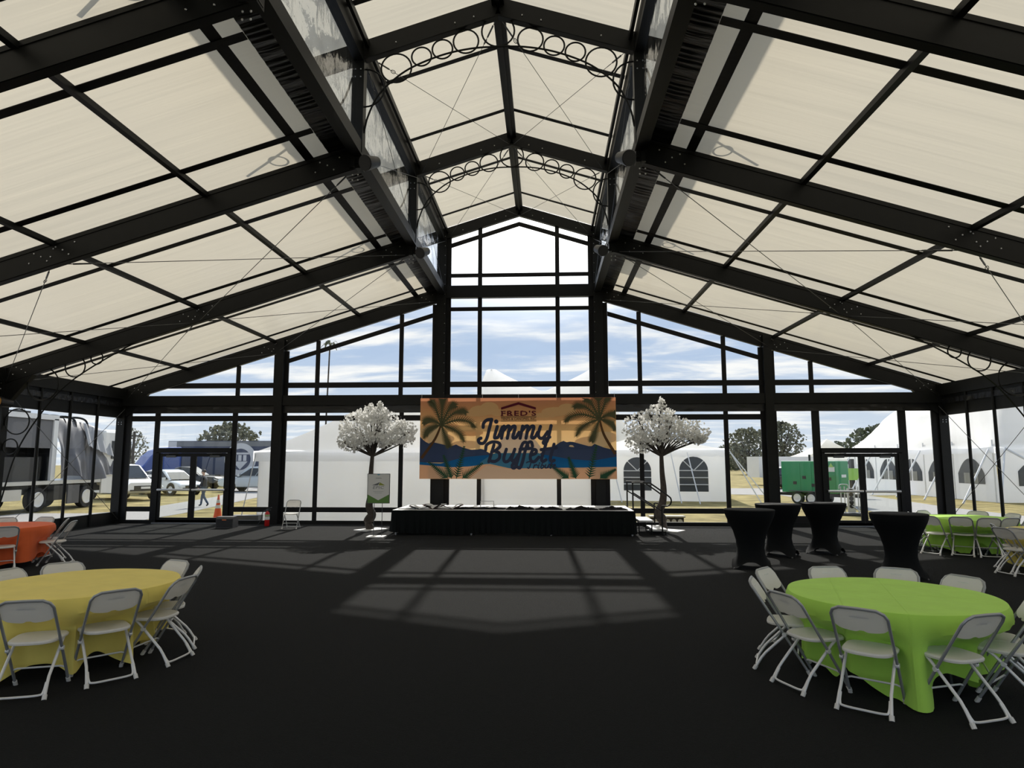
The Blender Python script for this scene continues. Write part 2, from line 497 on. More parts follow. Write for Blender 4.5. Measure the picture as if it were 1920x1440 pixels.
# --- frames
for k, y in enumerate(FY):
    w = .13
    for sgn in (-1, 1):
        a = (sgn*(XC-.05), y, zroof(XC-.05)-.26); b = (sgn*(XE+.05), y, zroof(XE+.05)-.26)
        mb = MB().beam(a, b, w, .46)
        mb.beam((a[0], y, a[2]-.215), (b[0], y, b[2]-.215), w+.03, .03); mb.beam((a[0], y, a[2]+.17), (b[0], y, b[2]+.17), w+.03, .03)
        mb.build('rafter', 'black_metal', ceiling)
        # clerestory post and its half rafter
        zt = zcler(XC)-.02
        if k < len(FY)-1:
            MB().box(sgn*XC-.11, sgn*XC+.11, y-.10, y+.10, zroof(XC)-.5, zt).build('clerestory_post', 'black_metal', ceiling)
        p0 = (0, y, zcler(0)-.22); p1 = (sgn*3.7, y, zcler(3.7)-.22)
        mb = MB().beam(p0, p1, w, .36)
        mb.beam((0, y, p0[2]-.17), (p1[0], y, p1[2]-.17), w+.03, .03)
        mb.build('ridge_rafter', 'black_metal', ceiling)
        # eave column with base plate and knee plates
        if True:
            xe = sgn*XE
            mb = MB().box(xe-.14, xe+.14, y-.11, y+.11, 0, zroof(XE)-.05)
            mb.box(xe-.20, xe+.20, y-.17, y+.17, 0, .03)
            mb.build('eave_column', 'black_metal', ceiling)
            MB().prism([(xe-sgn*.9, zroof(XE-.9)-.46), (xe-sgn*.12, zroof(XE)-.48), (xe-sgn*.12, zroof(XE)-1.0), (xe-sgn*.3, zroof(XE)-.9)], 'y', y-.075, y+.075).build('knee_plate', 'black_metal', ceiling)
    # bolts: small bright heads on the face toward the hall
    mb = MB()
    if 2 <= k:
        yy = y-.07
        for sgn in (-1, 1):
            for x0 in (2.9, 7.8, 8.2, 12.6):
                for dx, dz in ((0, .08), (.22, .0), (.44, -.06), (.1, -.12), (.36, .1)):
                    x = x0+dx; mb.ball((sgn*x, yy, zroof(x)-.26+dz), .016, 6, 4)
            for x0 in (.45, .8, 1.9):
                mb.ball((sgn*x0, yy, zcler(x0)-.28), .018, 6, 4)
            for z in (7.1, 7.2, 9.1, 9.25):
                for dx in (-.05, .05): mb.ball((sgn*XC+dx, y-.105, z), .015, 6, 4)
            for z in (3.25, 3.32, 3.9, 4.05):
                for dx in (-.05, .05): mb.ball((sgn*(XE+dx), y-.115, z), .017, 6, 4)
        o = mb.build('bolt_heads', 'aluminium', ceiling); o['kind'] = 'stuff'
# --- purlins, per bay
for y0, y1 in BAYS:
    a, b = y0+.07, y1-.07
    for sgn in (-1, 1):
        for x in (5.385, 8.228, 11.186):
            MB().beam((sgn*x, a, zroof(x)-.065), (sgn*x, b, zroof(x)-.065), .10, .09).build('purlin', 'black_metal', ceiling)
        # eave beam
        MB().box(sgn*XE-.10, sgn*XE+.10, a, b, zroof(XE)-.42, zroof(XE)-.06).build('eave_beam', 'black_metal', ceiling)
        # clerestory sill rail and head purlin
        zr = zroof(XC)
        mb = MB().box(sgn*XC-.10, sgn*XC+.10, a, b, zr-.27, zr+.02)
        mb.box(sgn*XC-.02 if sgn < 0 else sgn*XC-.13, sgn*XC+.13 if sgn < 0 else sgn*XC+.02, a, b, zr-.29, zr-.25)
        mb.build('sill_rail', 'black_metal', ceiling)
        mb = MB().box(sgn*XC-.09, sgn*XC+.09, a, b, zcler(XC)-.42, zcler(XC)-.06)
        mb.build('head_purlin', 'black_metal', ceiling)
        MB().box(sgn*XC-sgn*.16-.03, sgn*XC-sgn*.16+.03, a, b, zcler(XC)-.16, zcler(XC)-.03).build('cloth_rail', 'black_metal', ceiling)
        # clear crinkled clerestory sheet
        def fn(u, v):
            y = a+(b-a)*u; z = zr + .0 + (zcler(XC)-.40-zr)*v
            e = min(1, 6*min(u, 1-u, v, 1-v))
            return (sgn*XC + sgn*.03 + e*.035*noise.noise(Vector((y*1.6, z*2.2, sgn*5+y0))), y, z)
        MB().grid(fn, 40, 18).build('clerestory_sheet', 'crinkled_vinyl', ceiling, smooth=True)
        # black frilled border, grey strip edge and second black band on the cloth
        def fr(u, v):
            x = 2.62+.48*u; y = a+(b-a)*v
            return (sgn*x, y, zroof(x)-.035-.012*(1+sin(v*170+3*sin(v*31)))*(.3+.7*sin(pi*min(1, u*1.05))))
        MB().grid(fr, 5, 260).build('frilled_border', 'frill_vinyl', ceiling, smooth=True)
        def bd(u, v):
            x = 3.37+.16*u; y = a+(b-a)*v
            return (sgn*x, y, zroof(x)-.045)
        MB().grid(bd, 2, 12).build('edge_band', 'black_vinyl', ceiling)
    # cross bands, with the slope
    L = y1-y0
    for t, tc_ in (((.21, .24), (.785, .76)) if L < 4.7 else ((.29, .27), (.85, .76))):
        yk = y0+L*tc_; yc = y0+L*t
        for sgn in (-1, 1):
            MB().beam((sgn*3.1, yc, zroof(3.1)-.05), (sgn*XE, yc, zroof(XE)-.05), .15, .012).build('cross_band', 'black_vinyl', ceiling)
            MB().beam((0, yk, zcler(0)-.045), (sgn*2.5, yk, zcler(2.5)-.045), .12, .012).build('cross_band', 'black_vinyl', ceiling)
    # ridge beam
    mb = MB().box(-.115, .115, a, b, zcler(0)-.20, zcler(0)-.06); mb.box(-.03, .03, a, b, zcler(0)-.25, zcler(0)-.2)
    mb.build('ridge_beam', 'black_metal', ceiling)
# --- tension cables
def cable(p, q, r=.008, turn=True):
    p, q = Vector(p), Vector(q); d = (q-p).normalized()
    mb = MB().tube([p, q], r, 5)
    if turn:
        mb.tube([p+d*.15, p+d*.45], .016, 6)
        c = p+d*.58; mb.tube([c+d*(.07*cos(t))+d.orthogonal().normalized()*(.03*sin(t)) for t in [2*pi*i/8 for i in range(8)]], .007, 4, closed=True)
    mb.build('tension_cable', 'grey_metal', ceiling)
for y0, y1 in BAYS[3:]:
    a, b = y0+.08, y1-.08
    for sgn in (-1, 1):
        def R(x, y): return (sgn*x, y, zroof(x)-.46)
        cable(R(8.1, a), R(2.75, b)); cable(R(2.75, a), R(8.1, b))
        cable(R(8.35, a), R(13.2, b)); cable(R(13.2, a), R(8.35, b))
        def K(x, y): return (sgn*x, y, zcler(x)-.38)
        cable(K(2.35, a), K(.05, b), .006); cable(K(.05, a), K(2.35, b), .006)
        cable((sgn*(XC-.12), a, 7.55), (sgn*(XC-.12), b, 9.4), .006); cable((sgn*(XC-.12), a, 9.4), (sgn*(XC-.12), b, 7.55), .006)
y0, y1 = BAYS[4]
for sgn in (-1, 1):
    x = sgn*(XE-.16)
    cable((x, y0+.1, 3.75), (x, y1-.15, .15)); cable((x, y0+.1, .15), (x, y1-.15, 3.75))
# --- ring arches under the clerestory rafters
def ring_arch(y, outside):
    root = bpy.data.objects.new('ring_arch', None); COL.objects.link(root); root.parent = ceiling
    mb = MB()
    circ = [(0, 9.985, .305), (.60, 9.80, .235), (1.04, 9.66, .19), (1.43, 9.525, .185), (1.90, 9.31, .285)]
    for x, z, r in circ:
        for s in ((1,) if x == 0 else (-1, 1)):
            MB().tube(arc(s*x, z, r, 0, 2*pi, 28, y)[:-1], .017, 6, closed=True).build('ring', 'black_metal', root, smooth=True)
    for s in (-1, 1):
        MB().tube([(s*(2.48-.37*cos(t)), y, 8.93+.37*sin(t)) for t in [-pi/2+pi*i/14 for i in range(15)]], .017, 6).build('half_ring', 'black_metal', root, smooth=True)
    P = [(-2.48, 8.05), (-2.42, 8.35), (-2.25, 8.75), (-1.97, 9.06), (-1.6, 9.32), (-1.04, 9.545), (-.5, 9.655), (0, 9.675)]
    P += [(-x, z) for x, z in P[-2::-1]]
    MB().tube(spline([(x, y, z) for x, z in P], 6), .019, 6).build('arch_bar', 'black_metal', root, smooth=True)
    return root
for y in FY[2:5]: ring_arch(y, False)
# --- brackets of the same tube on the outside, over the low roofs, and at the eave corners
def out_bracket(y, sgn):
    root = bpy.data.objects.new('roof_bracket', None); COL.objects.link(root); root.parent = ceiling
    zr = zroof
    MB().tube(spline([(sgn*2.72, y, 9.15), (sgn*2.95, y, 8.6), (sgn*3.6, y, 8.0), (sgn*4.6, y, zr(4.6)+.08)], 8), .022, 6).build('bracket_bar', 'black_metal', root)
    for x, z, r in ((2.98, 8.10, .22), (3.5, 7.83, .2), (3.95, 7.62, .14)):
        MB().tube(arc(sgn*x, z, r, 0, 2*pi, 24, y)[:-1], .017, 6, closed=True).build('ring', 'black_metal', root)
for y in FY[2:5]:
    for sgn in (-1, 1): out_bracket(y, sgn)
def eave_bracket(y, sgn):
    root = bpy.data.objects.new('eave_bracket', None); COL.objects.link(root); root.parent = ceiling
    MB().tube(spline([(sgn*9.3, y, 5.27), (sgn*9.94, y, 5.05), (sgn*11.25, y, 4.28), (sgn*11.98, y, 3.61), (sgn*12.77, y, 2.36), (sgn*13.15, y, .9)], 8), .02, 6).build('bracket_bar', 'black_metal', root)
    for x, z, r in ((10.85, 4.70, .16), (11.42, 4.48, .27), (12.25, 4.02, .42)):
        MB().tube(arc(sgn*x, z, r, 0, 2*pi, 26, y)[:-1], .018, 6, closed=True).build('ring', 'black_metal', root)
    for z, r in ((3.05, .33), (2.4, .2)):
        MB().tube(arc(sgn*(13.2-r), z, r, 0, 2*pi, 26, y)[:-1], .018, 6, closed=True).build('ring', 'black_metal', root)
for y in FY[3:5]:
    for sgn in (-1, 1): eave_bracket(y, sgn)

# ================================================================== GABLE WALL
wf = setting('wall_front')
def zlow(x): return 8.12-SL*abs(x)             # underside of the gable rafter
def pane(poly, m='clear_vinyl', parent=None, y=D):
    xs = [p[0] for p in poly]; cx = sum(xs)/len(xs); cz = sum(p[1] for p in poly)/len(poly)
    MB().add([(p[0], y, p[1]) for p in poly], [tuple(range(len(poly)))]).build('pane', m, parent or wf)
def hbar(x0, x1, z0, z1, nm='rail', m='black_vinyl', d=.02):
    MB().box(x0, x1, D-d, D+d*.6, z0, z1).build(nm, m, wf)
def sbar(x0, x1, off0, off1):
    # sloping rail below the rafter
    MB().prism([(x0, zlow(x0)-off0), (x1, zlow(x1)-off0), (x1, zlow(x1)-off1), (x0, zlow(x0)-off1)], 'y', D-.02, D+.012).build('sloping_rail', 'black_vinyl', wf)
def vbar(xc, z0, z1, w=.14): MB().box(xc-w/2, xc+w/2, D-.025, D+.015, z0, z1).build('mullion', 'black_vinyl', wf)
# posts: metal core with vinyl hems either side
for sgn in (-1, 1):
    for xp, core, hem, zt in ((XC, .30, .61, zcler(XC)-.1), (XM, .26, .50, zroof(XM)-.1)):
        MB().box(sgn*xp-core/2, sgn*xp+core/2, D-.20, D+.06, 0, zt).build('gable_post', 'black_metal', wf)
        for e in (-1, 1):
            x0, x1 = sgn*xp+e*core/2, sgn*xp+e*hem/2
            zt2 = min(zt, (zlow(max(abs(x0), abs(x1))) if max(abs(x0), abs(x1)) > XC else zt))
            MB().box(min(x0, x1), max(x0, x1), D-.03, D+.02, 0, zt2).build('post_hem', 'black_vinyl', wf)
    x0, x1 = sgn*(XE-.14), sgn*(XE-.34)
    MB().box(min(x0, x1), max(x0, x1), D-.03, D+.02, 0, 3.8).build('post_hem', 'black_vinyl', wf)
# bolts up the tall posts
mb = MB()
for z in [1.6+.33*i for i in range(25)]:
    for sgn in (-1, 1): mb.ball((sgn*(XC-.12), D-.205, z), .014, 6, 4)
o = mb.build('bolt_heads', 'aluminium', wf); o['kind'] = 'stuff'
bays = [(-13.02, -8.22), (-7.72, -2.9), (-2.285, 2.285), (2.9, 7.72), (8.22, 13.02)]
mulls = [(-12.15, -9.43), (-6.74, -3.93), (-1.315, 1.265), (3.92, 6.62), (9.36, 12.06)]
# middle beam right across, with a crumpled valance under it
MB().box(-XE, XE, D-.16, D+.05, 3.86, 4.19).build('cross_beam', 'black_metal', wf)
def val(u, v):
    x = -13.1+26.2*u; z = 3.88-.27*v
    return (x, D-.06-.02*noise.noise(Vector((x*6, z*9, 0))), z)
MB().grid(val, 260, 6).build('valance', 'frill_vinyl', wf, smooth=True)
hbar(-XE, XE, 0, .11, 'bottom_rail', 'black_metal', .05)
def slope_cells(x0, x1, ms, zb):
    """upper panes between beam and sloping rafter"""
    X = [x0]+[m for m in ms if x0 < m < x1]+[x1]
    for i in range(len(X)-1):
        a = X[i]+(.07 if i else 0); b = X[i+1]-(.07 if i < len(X)-2 else 0)
        pane([(a, 4.19), (b, 4.19), (b, 4.45), (a, 4.45)])
        pane([(a, zb), (b, zb), (b, zlow(b)-.44), (a, zlow(a)-.44)])
        pane([(a, zlow(a)-.29), (b, zlow(b)-.29), (b, zlow(b)), (a, zlow(a))])
    for m in X[1:-1]: vbar(m, 4.19, zlow(m))
for bi in (1, 3):
    x0, x1 = bays[bi]
    slope_cells(x0, x1, mulls[bi], 4.63); hbar(x0, x1, 4.45, 4.63); sbar(x0, x1, .29, .44)
# outer bays: triangles
for bi, sgn in ((0, -1), (4, 1)):
    xi = 8.22; xm = 9.43 if sgn < 0 else 9.36
    def P(*pts): pane([(sgn*x, z) for x, z in pts])
    xa = (8.12-4.19)/SL; xb = (8.12-4.45)/SL; xc_ = (8.12-4.63)/SL
    P((xi, 4.19), (xm-.07, 4.19), (xm-.07, 4.45), (xi, 4.45)); P((xm+.07, 4.19), (xa, 4.19), (xb, 4.45), (xm+.07, 4.45))
    P((xi, 4.63), (xm-.07, 4.63), (xm-.07, zlow(xm-.07)), (xi, zlow(xi))); P((xm+.07, 4.63), (xc_, 4.63), (xm+.07, zlow(xm+.07)))
    vbar(sgn*xm, 4.19, zlow(xm)); MB().prism([(sgn*xi, 4.45), (sgn*xb, 4.45), (sgn*xc_, 4.63), (sgn*xi, 4.63)], 'y', D-.02, D+.012).build('rail', 'black_vinyl', wf)
# centre bay
x0, x1 = bays[2]; ms = mulls[2]; X = [x0, *ms, x1]
def zl2(x): return 10.36-CSL*abs(x)
for i in range(3):
    a = X[i]+(.07 if i else 0); b = X[i+1]-(.07 if i < 2 else 0)
    for z0, z1 in ((4.19, 4.45), (4.63, 7.0), (7.13, 7.43), (7.84, 8.15)): pane([(a, z0), (b, z0), (b, z1), (a, z1)])
    mid = [(0, 1)] if i == 1 else []
    pane([(a, 8.28), (b, 8.28), (b, zl2(b)-.46)] + ([(0, zl2(0)-.46)] if i == 1 else []) + [(a, zl2(a)-.46)])
    pane([(a, zl2(a)-.31), (0, zl2(0)-.31), (b, zl2(b)-.31), (b, zl2(b)+.02), (0, zl2(0)+.02), (a, zl2(a)+.02)] if i == 1 else
         [(a, zl2(a)-.31), (b, zl2(b)-.31), (b, zl2(b)+.02), (a, zl2(a)+.02)])
for z0, z1 in ((4.45, 4.63), (7.0, 7.13), (8.15, 8.28)): hbar(x0, x1, z0, z1)
MB().box(x0-.2, x1+.2, D-.14, D+.05, 7.43, 7.84).build('transom_beam', 'black_metal', wf)
for s in (-1, 1):
    MB().prism([(0, zl2(0)-.31), (s*x1, zl2(x1)-.31), (s*x1, zl2(x1)-.46), (0, zl2(0)-.46)], 'y', D-.02, D+.012).build('sloping_rail', 'black_vinyl', wf)
for m in ms: vbar(m, 4.19, zl2(m))
# lower panes
for bi in (1, 2, 3):
    x0, x1 = bays[bi]; X = [x0, *[m+.05*(1 if bi == 1 else 0) for m in mulls[bi]], x1]
    for i in range(3):
        a = X[i]+(.07 if i else 0); b = X[i+1]-(.07 if i < 2 else 0)
        for z0, z1 in ((.11, .38), (.54, 3.35), (3.53, 3.64)): pane([(a, z0), (b, z0), (b, z1), (a, z1)])
    for m in X[1:-1]: vbar(m, .1, 3.65)
    for z0, z1 in ((.38, .54), (3.35, 3.53)): hbar(x0, x1, z0, z1)
# left outer bay
for a, b in ((-13.02, -12.2), (-9.38, -8.22)):
    for z0, z1 in ((.11, .38), (.54, 3.35), (3.53, 3.64)): pane([(a, z0), (b, z0), (b, z1), (a, z1)])
    for z0, z1 in ((.38, .54), (3.35, 3.53)): hbar(a, b, z0, z1)
pane([(-12.04, 3.53), (-9.56, 3.53), (-9.56, 3.64), (-12.04, 3.64)]); pane([(-12.04, 2.47), (-9.56, 2.47), (-9.56, 3.35), (-12.04, 3.35)])
hbar(-12.04, -9.56, 3.35, 3.53)
for x in (-12.12, -9.47): vbar(x, 0, 3.65, .17)
# right outer bay
pane([(8.22, .32), (9.30, .32), (9.30, 3.57), (8.22, 3.57)]); hbar(8.22, 9.3, .1, .32, 'kick_rail')
pane([(9.56, 2.46), (12.0, 2.46), (12.0, 3.62), (9.56, 3.62)])
pane([(12.2, .32), (13.02, .32), (13.02, 3.57), (12.2, 3.57)]); hbar(12.2, 13.02, .1, .32, 'kick_rail')
for x in (9.43, 12.1): vbar(x, 0, 3.7, .24)

# double doors
def double_door(name, x0, x1, zt):
    dr = setting(name)
    y = D-.02
    mb = MB().box(x0, x1, y-.06, y+.05, zt-.02, zt+.14); mb.box(x0, x0+.1, y-.06, y+.05, 0, zt); mb.box(x1-.1, x1, y-.06, y+.05, 0, zt)
    mb.build('door_frame', 'black_metal', dr)
    MB().box(x0, x1, y-.12, y+.06, 0, .035).build('threshold', 'aluminium', dr)
    xm = (x0+x1)/2
    for a, b, e in ((x0+.1, xm-.005, 1), (xm+.005, x1-.1, -1)):
        lf = MB(); g = .095
        lf.box(a, a+g, y-.03, y+.02, .04, zt-.03); lf.box(b-g, b, y-.03, y+.02, .04, zt-.03)
        lf.box(a+g, b-g, y-.03, y+.02, .04, .19); lf.box(a+g, b-g, y-.03, y+.02, zt-.14, zt-.03)
        leaf = lf.build('door_leaf', 'black_metal', dr)
        MB().add([(a+g, y, .19), (b-g, y, .19), (b-g, y, zt-.14), (a+g, y, zt-.14)], [(0, 1, 2, 3)]).build('door_glass', 'glass', leaf)
        pb = MB().tube([(a+.02, y-.09, 1.09), (b-.02, y-.09, 1.09)], .038, 10); pb.box(a+.02, a+.08, y-.09, y-.02, 1.05, 1.13); pb.box(b-.08, b-.02, y-.09, y-.02, 1.05, 1.13)
        pb.build('push_bar', 'aluminium', leaf)
        xc = a+.42 if e > 0 else b-.42
        ck = MB().box(xc-.16, xc+.16, y-.09, y-.03, zt-.17, zt-.10); ck.beam((xc-.1, y-.06, zt-.06), (xc+.2*(-1), y-.2, zt-.04), .03, .015); ck.beam((xc-.2, y-.2, zt-.04), (xc+.22, y-.06, zt-.03), .03, .015)
        ck.build('door_closer', 'grey_metal', leaf)
    return dr
double_door('door_1', -12.06, -9.54, 2.32)
double_door('door_2', 9.54, 12.0, 2.30)

# ================================================================== SIDE AND BACK WALLS
for nm, sgn in (('wall_left', -1), ('wall_right', 1)):
    w = setting(nm)
    x = sgn*(XE+.02)
    for y0, y1 in BAYS:
        n = 4; ys = [y0+.11+(y1-y0-.22)*i/n for i in range(n+1)]
        for i in range(n):
            MB().add([(x, ys[i], .37), (x, ys[i+1], .37), (x, ys[i+1], 3.46), (x, ys[i], 3.46)], [(0, 1, 2, 3)]).build('pane', 'clear_vinyl', w)
            if i:
                MB().tube([(x-sgn*.05, ys[i], 0), (x-sgn*.05, ys[i], zroof(XE)-.3)], .045, 10).build('side_post', 'black_metal', w, smooth=True)
        MB().box(x-.04, x+.04, y0+.11, y1-.11, 0, .37).build('kick_board', 'black_metal', w)
        MB().box(x-.04, x+.04, y0+.11, y1-.11, 3.46, zroof(XE)-.3).build('head_board', 'black_metal', w)
        def cv(u, v):
            y = y0+.15+(y1-y0-.3)*u; z = 3.98-.16*v
            return (x-sgn*(.07+.03*noise.noise(Vector((y*7, z*10, sgn)))), y, z+.02*noise.noise(Vector((y*5, 1, 2))))
        MB().grid(cv, 80, 4).build('gathered_valance', 'frill_vinyl', w, smooth=True)
wb = setting('wall_back')
yb = FY[0]
xs = [-XE, -XM, -XC, XC, XM, XE]
for a, b in zip(xs[:-1], xs[1:]):
    top = zcler if abs(a+b) < .1 else zroof
    P = [(a+.2, yb, .11), (b-.2, yb, .11), (b-.2, yb, top(b-.2)-.4)] + ([(0, yb, zcler(0)-.4)] if top is zcler else []) + [(a+.2, yb, top(a+.2)-.4)]
    MB().add(P, [tuple(range(len(P)))]).build('pane', 'clear_vinyl', wb)
for x in xs[1:-1]: MB().box(x-.2, x+.2, yb-.1, yb+.1, 0, zroof(x)-.3).build('gable_post', 'black_metal', wb)
MB().box(-XE, XE, yb-.05, yb+.1, 3.75, 4.1).build('cross_beam', 'black_metal', wb)
MB().box(-XE, XE, yb-.05, yb+.05, 0, .12).build('bottom_rail', 'black_metal', wb)
#PART2
# ================================================================== FURNITURE
# ---- round tables and cloths
def table(x, y, label, r=.9):
    t = thing('banquet_table', label, 'table', (x, y, 0))
    MB().lathe([(r-.02, .715), (r, .722), (r, .74), (r-.02, .745)], 40).build('tabletop', 'dark_grey_plastic', t)
    for a in (45, 135, 225, 315):
        c, s_ = cos(radians(a)), sin(radians(a))
        MB().tube([(c*.42, s_*.42, .715), (c*.46, s_*.46, 0)], .016, 8).build('leg', 'grey_metal', t)
    return t
# chairs: table, position under the back rail, label, extra turn in degrees
CHR = [
 # table, back-top x, y, label, extra turn
 ('G', 3.25, 7.73, 'white folding chair facing the camera at the far left of the near lime table', 6),
 ('G', 2.92, 7.07, 'white folding chair at the lime table seen edge-on, behind the leftmost two', -6),
 ('G', 2.96, 6.30, 'white folding chair angled at the left side of the near lime table', 0),
 ('G', 3.36, 5.69, 'white folding chair, back to the camera, at the near lime table, left of two', 0),
 ('G', 4.28, 5.51, 'white folding chair, back to the camera, at the near lime table, right of two', 14),
 ('G', 4.00, 7.88, 'white chair back rising behind the near lime table, left one of three', 0),
 ('G', 4.76, 7.81, 'white chair back rising behind the near lime table, middle one of three', 0),
 ('G', 5.21, 7.31, 'white chair back rising behind the near lime table, right one of three', 0),
 ('G', 5.20, 6.27, 'white folding chair cut by the frame at the right end of the near lime table', 0),
 ('G', 4.98, 5.80, 'white folding chair at the lime table cut by the right edge, seat and legs showing', 0),
 ('Y', -3.64, 5.62, 'white folding chair, back to the camera, before the yellow table at the left edge', 0),
 ('Y', -3.13, 6.12, 'white folding chair, back to the camera, before the yellow table beside its longest hanging fold', 0),
 ('Y', -2.87, 6.84, 'white folding chair seen from the side at the right end of the yellow table', 0),
 ('Y', -3.05, 7.46, 'white folding chair mostly hidden behind the side-on chair at the end of the yellow table', 0),
 ('Y', -3.61, 7.99, 'white chair back above the far right edge of the yellow table', 0),
 ('Y', -4.88, 7.73, 'white chair back above the far yellow table edge, second from the left', 0),
 ('Y', -5.17, 7.21, 'white chair back above the yellow table, touching the left frame edge', 0),
 ('O', -9.05, 11.83, 'white folding chair with its back to the camera at the orange table', 0),
 ('O', -9.12, 13.53, 'white folding chair seen from the side by the orange table, the farther of two', -10),
 ('O', -8.62, 13.04, 'white folding chair seen from the side by the orange table, the nearer of two', 8),
 ('O', -9.90, 13.94, 'white chair back showing behind the orange tablecloth', 0),
 ('O', -10.66, 13.73, 'white chair back behind the orange tablecloth at the left frame edge', 0),
 ('R', 9.20, 15.17, 'white folding chair at the far lime table, partly hidden by a black cocktail table', 6),
 ('R', 9.74, 14.91, 'white folding chair with its back to the camera at the far lime table, centre', 0),
 ('R', 10.19, 14.65, 'white folding chair, back to the camera, at the far lime table, right of its centre', -6),
 ('R', 10.67, 14.67, 'white folding chair at the far lime table, behind the yellow cloth', 0),
 ('R', 9.99, 16.84, 'pale chair back behind the far lime table, left one of three', 0),
 ('R', 11.21, 16.65, 'pale chair back behind the far lime table, middle one of three', 0),
 ('R', 11.58, 15.95, 'pale chair back behind the far lime table, right one of three', 0),
 ('R', 9.35, 16.2, 'white folding chair at the far lime table behind the cocktail table, only legs in view', 0),
 ('R', 11.24, 14.98, 'bright white folding chair seen side-on at the right end of the far lime table', 0),
 ('W', 9.03, 12.58, 'white folding chair seen from behind and the side, left of the right-hand yellow cloth', 0),
 ('W', 9.26, 12.48, 'white folding chair, back to the camera, before the yellow cloth at the right edge', 0),
 ('W', 9.35, 13.29, 'white chair back just behind the left edge of the right-hand yellow cloth', 0),
]
def cloth(x, y, m, label, seed, low=(), R=.925, key=''):
    """cloth lying on the top and falling in folds; 'low' = angles (deg) where a fold runs down to the floor"""
    rnd = random.Random(seed)
    ph = [rnd.uniform(0, 6.28) for _ in range(8)]
    tucked = [(atan2(cy-y, cx-x), hypot(cx-x, cy-y)) for t, cx, cy, _, _ in CHR if t == key]
    n = 216; rings = 16
    vs = [(0, 0, .757)]; fs = []
    top = [.25, .5, .72, .86, .955, .995]
    for t in top:
        z = .757 if t < .99 else .753
        for k in range(n):
            a = 2*pi*k/n; vs.append((R*t*cos(a), R*t*sin(a), z + .0025*sin(5*a+ph[0])*t))
    for j in range(1, rings+1):
        t = j/rings
        for k in range(n):
            a = 2*pi*k/n
            lowf = sum(math.exp(-((((math.degrees(a)-l+180) % 360)-180)/9)**2) for l in low)
            fold = .55*sin(9*a+ph[1]+.6*sin(2*a))+.3*sin(17*a+ph[2]+t)+.15*sin(31*a+ph[3])
            r = R*1.0 + .012 + t**.8*(.028+.040*fold) + .10*lowf*t - .03*max(0, sin(3*a+ph[4]))*t*t
            hem = .13+.085*sin(4*a+ph[5])+.04*sin(7*a+ph[6]) - .14*lowf
            hem = max(.012, hem)
            z = .748-(.748-hem)*t
            for ca, cd in tucked:
                # pressed in by the front edge of a seat
                da = abs((a-ca+pi) % (2*pi)-pi); lim = cd-.575
                wgt = 1/(1+math.exp((da*r-.25)/.035)); dep = min(1, max(0, (.62-z)/.17)); dep = dep*dep*(3-2*dep)
                if r > lim: r = r+(lim+.02*fold-r)*wgt*dep
            vs.append((r*cos(a), r*sin(a), z))
    L = len(top)+rings
    for k in range(n): fs.append((0, 1+k, 1+(k+1) % n))
    for j in range(L-1):
        for k in range(n):
            a, b = 1+j*n+k, 1+j*n+(k+1) % n
            fs.append((a, a+n, b+n, b))
    o = MB().add(vs, fs).build('tablecloth', m, smooth=True, loc=(x, y, 0))
    # ironed fold lines across the top
    return tag(o, label, 'tablecloth', 'round tablecloths')
TB = dict(G=(4.16, 6.75), Y=(-4.06, 6.94), O=(-10.0, 12.8), R=(10.45, 15.8), W=(10.4, 12.85))
table(*TB['G'], 'round banquet table under the lime green cloth nearest the camera')
table(*TB['Y'], 'round banquet table under the yellow cloth at the left of the hall')
table(*TB['O'], 'round banquet table under the orange cloth by the left glass wall')
table(*TB['R'], 'round banquet table under the lime green cloth beside the right double door')
table(*TB['W'], 'round banquet table under the yellow cloth by the right glass wall')
cloth(*TB['G'], key='G', m='cloth_green', label='large lime green round tablecloth with fold creases, ringed by white chairs', seed=3, low=(255, 200, 330))
cloth(*TB['Y'], key='Y', m='cloth_yellow', label='large yellow round tablecloth with white folding chairs around it', seed=5, low=(304, 262, 20))
cloth(*TB['O'], key='O', m='cloth_orange', label='orange round tablecloth hanging in straight folds near the left glass wall', seed=8, low=())
cloth(*TB['R'], key='R', m='cloth_green', label='lime green round tablecloth on the table behind the black cocktail tables', seed=12, low=(232, 285))
cloth(*TB['W'], key='W', m='cloth_yellow', label='yellow round tablecloth cut by the right edge, in front of a lime green table', seed=15, low=(222,))

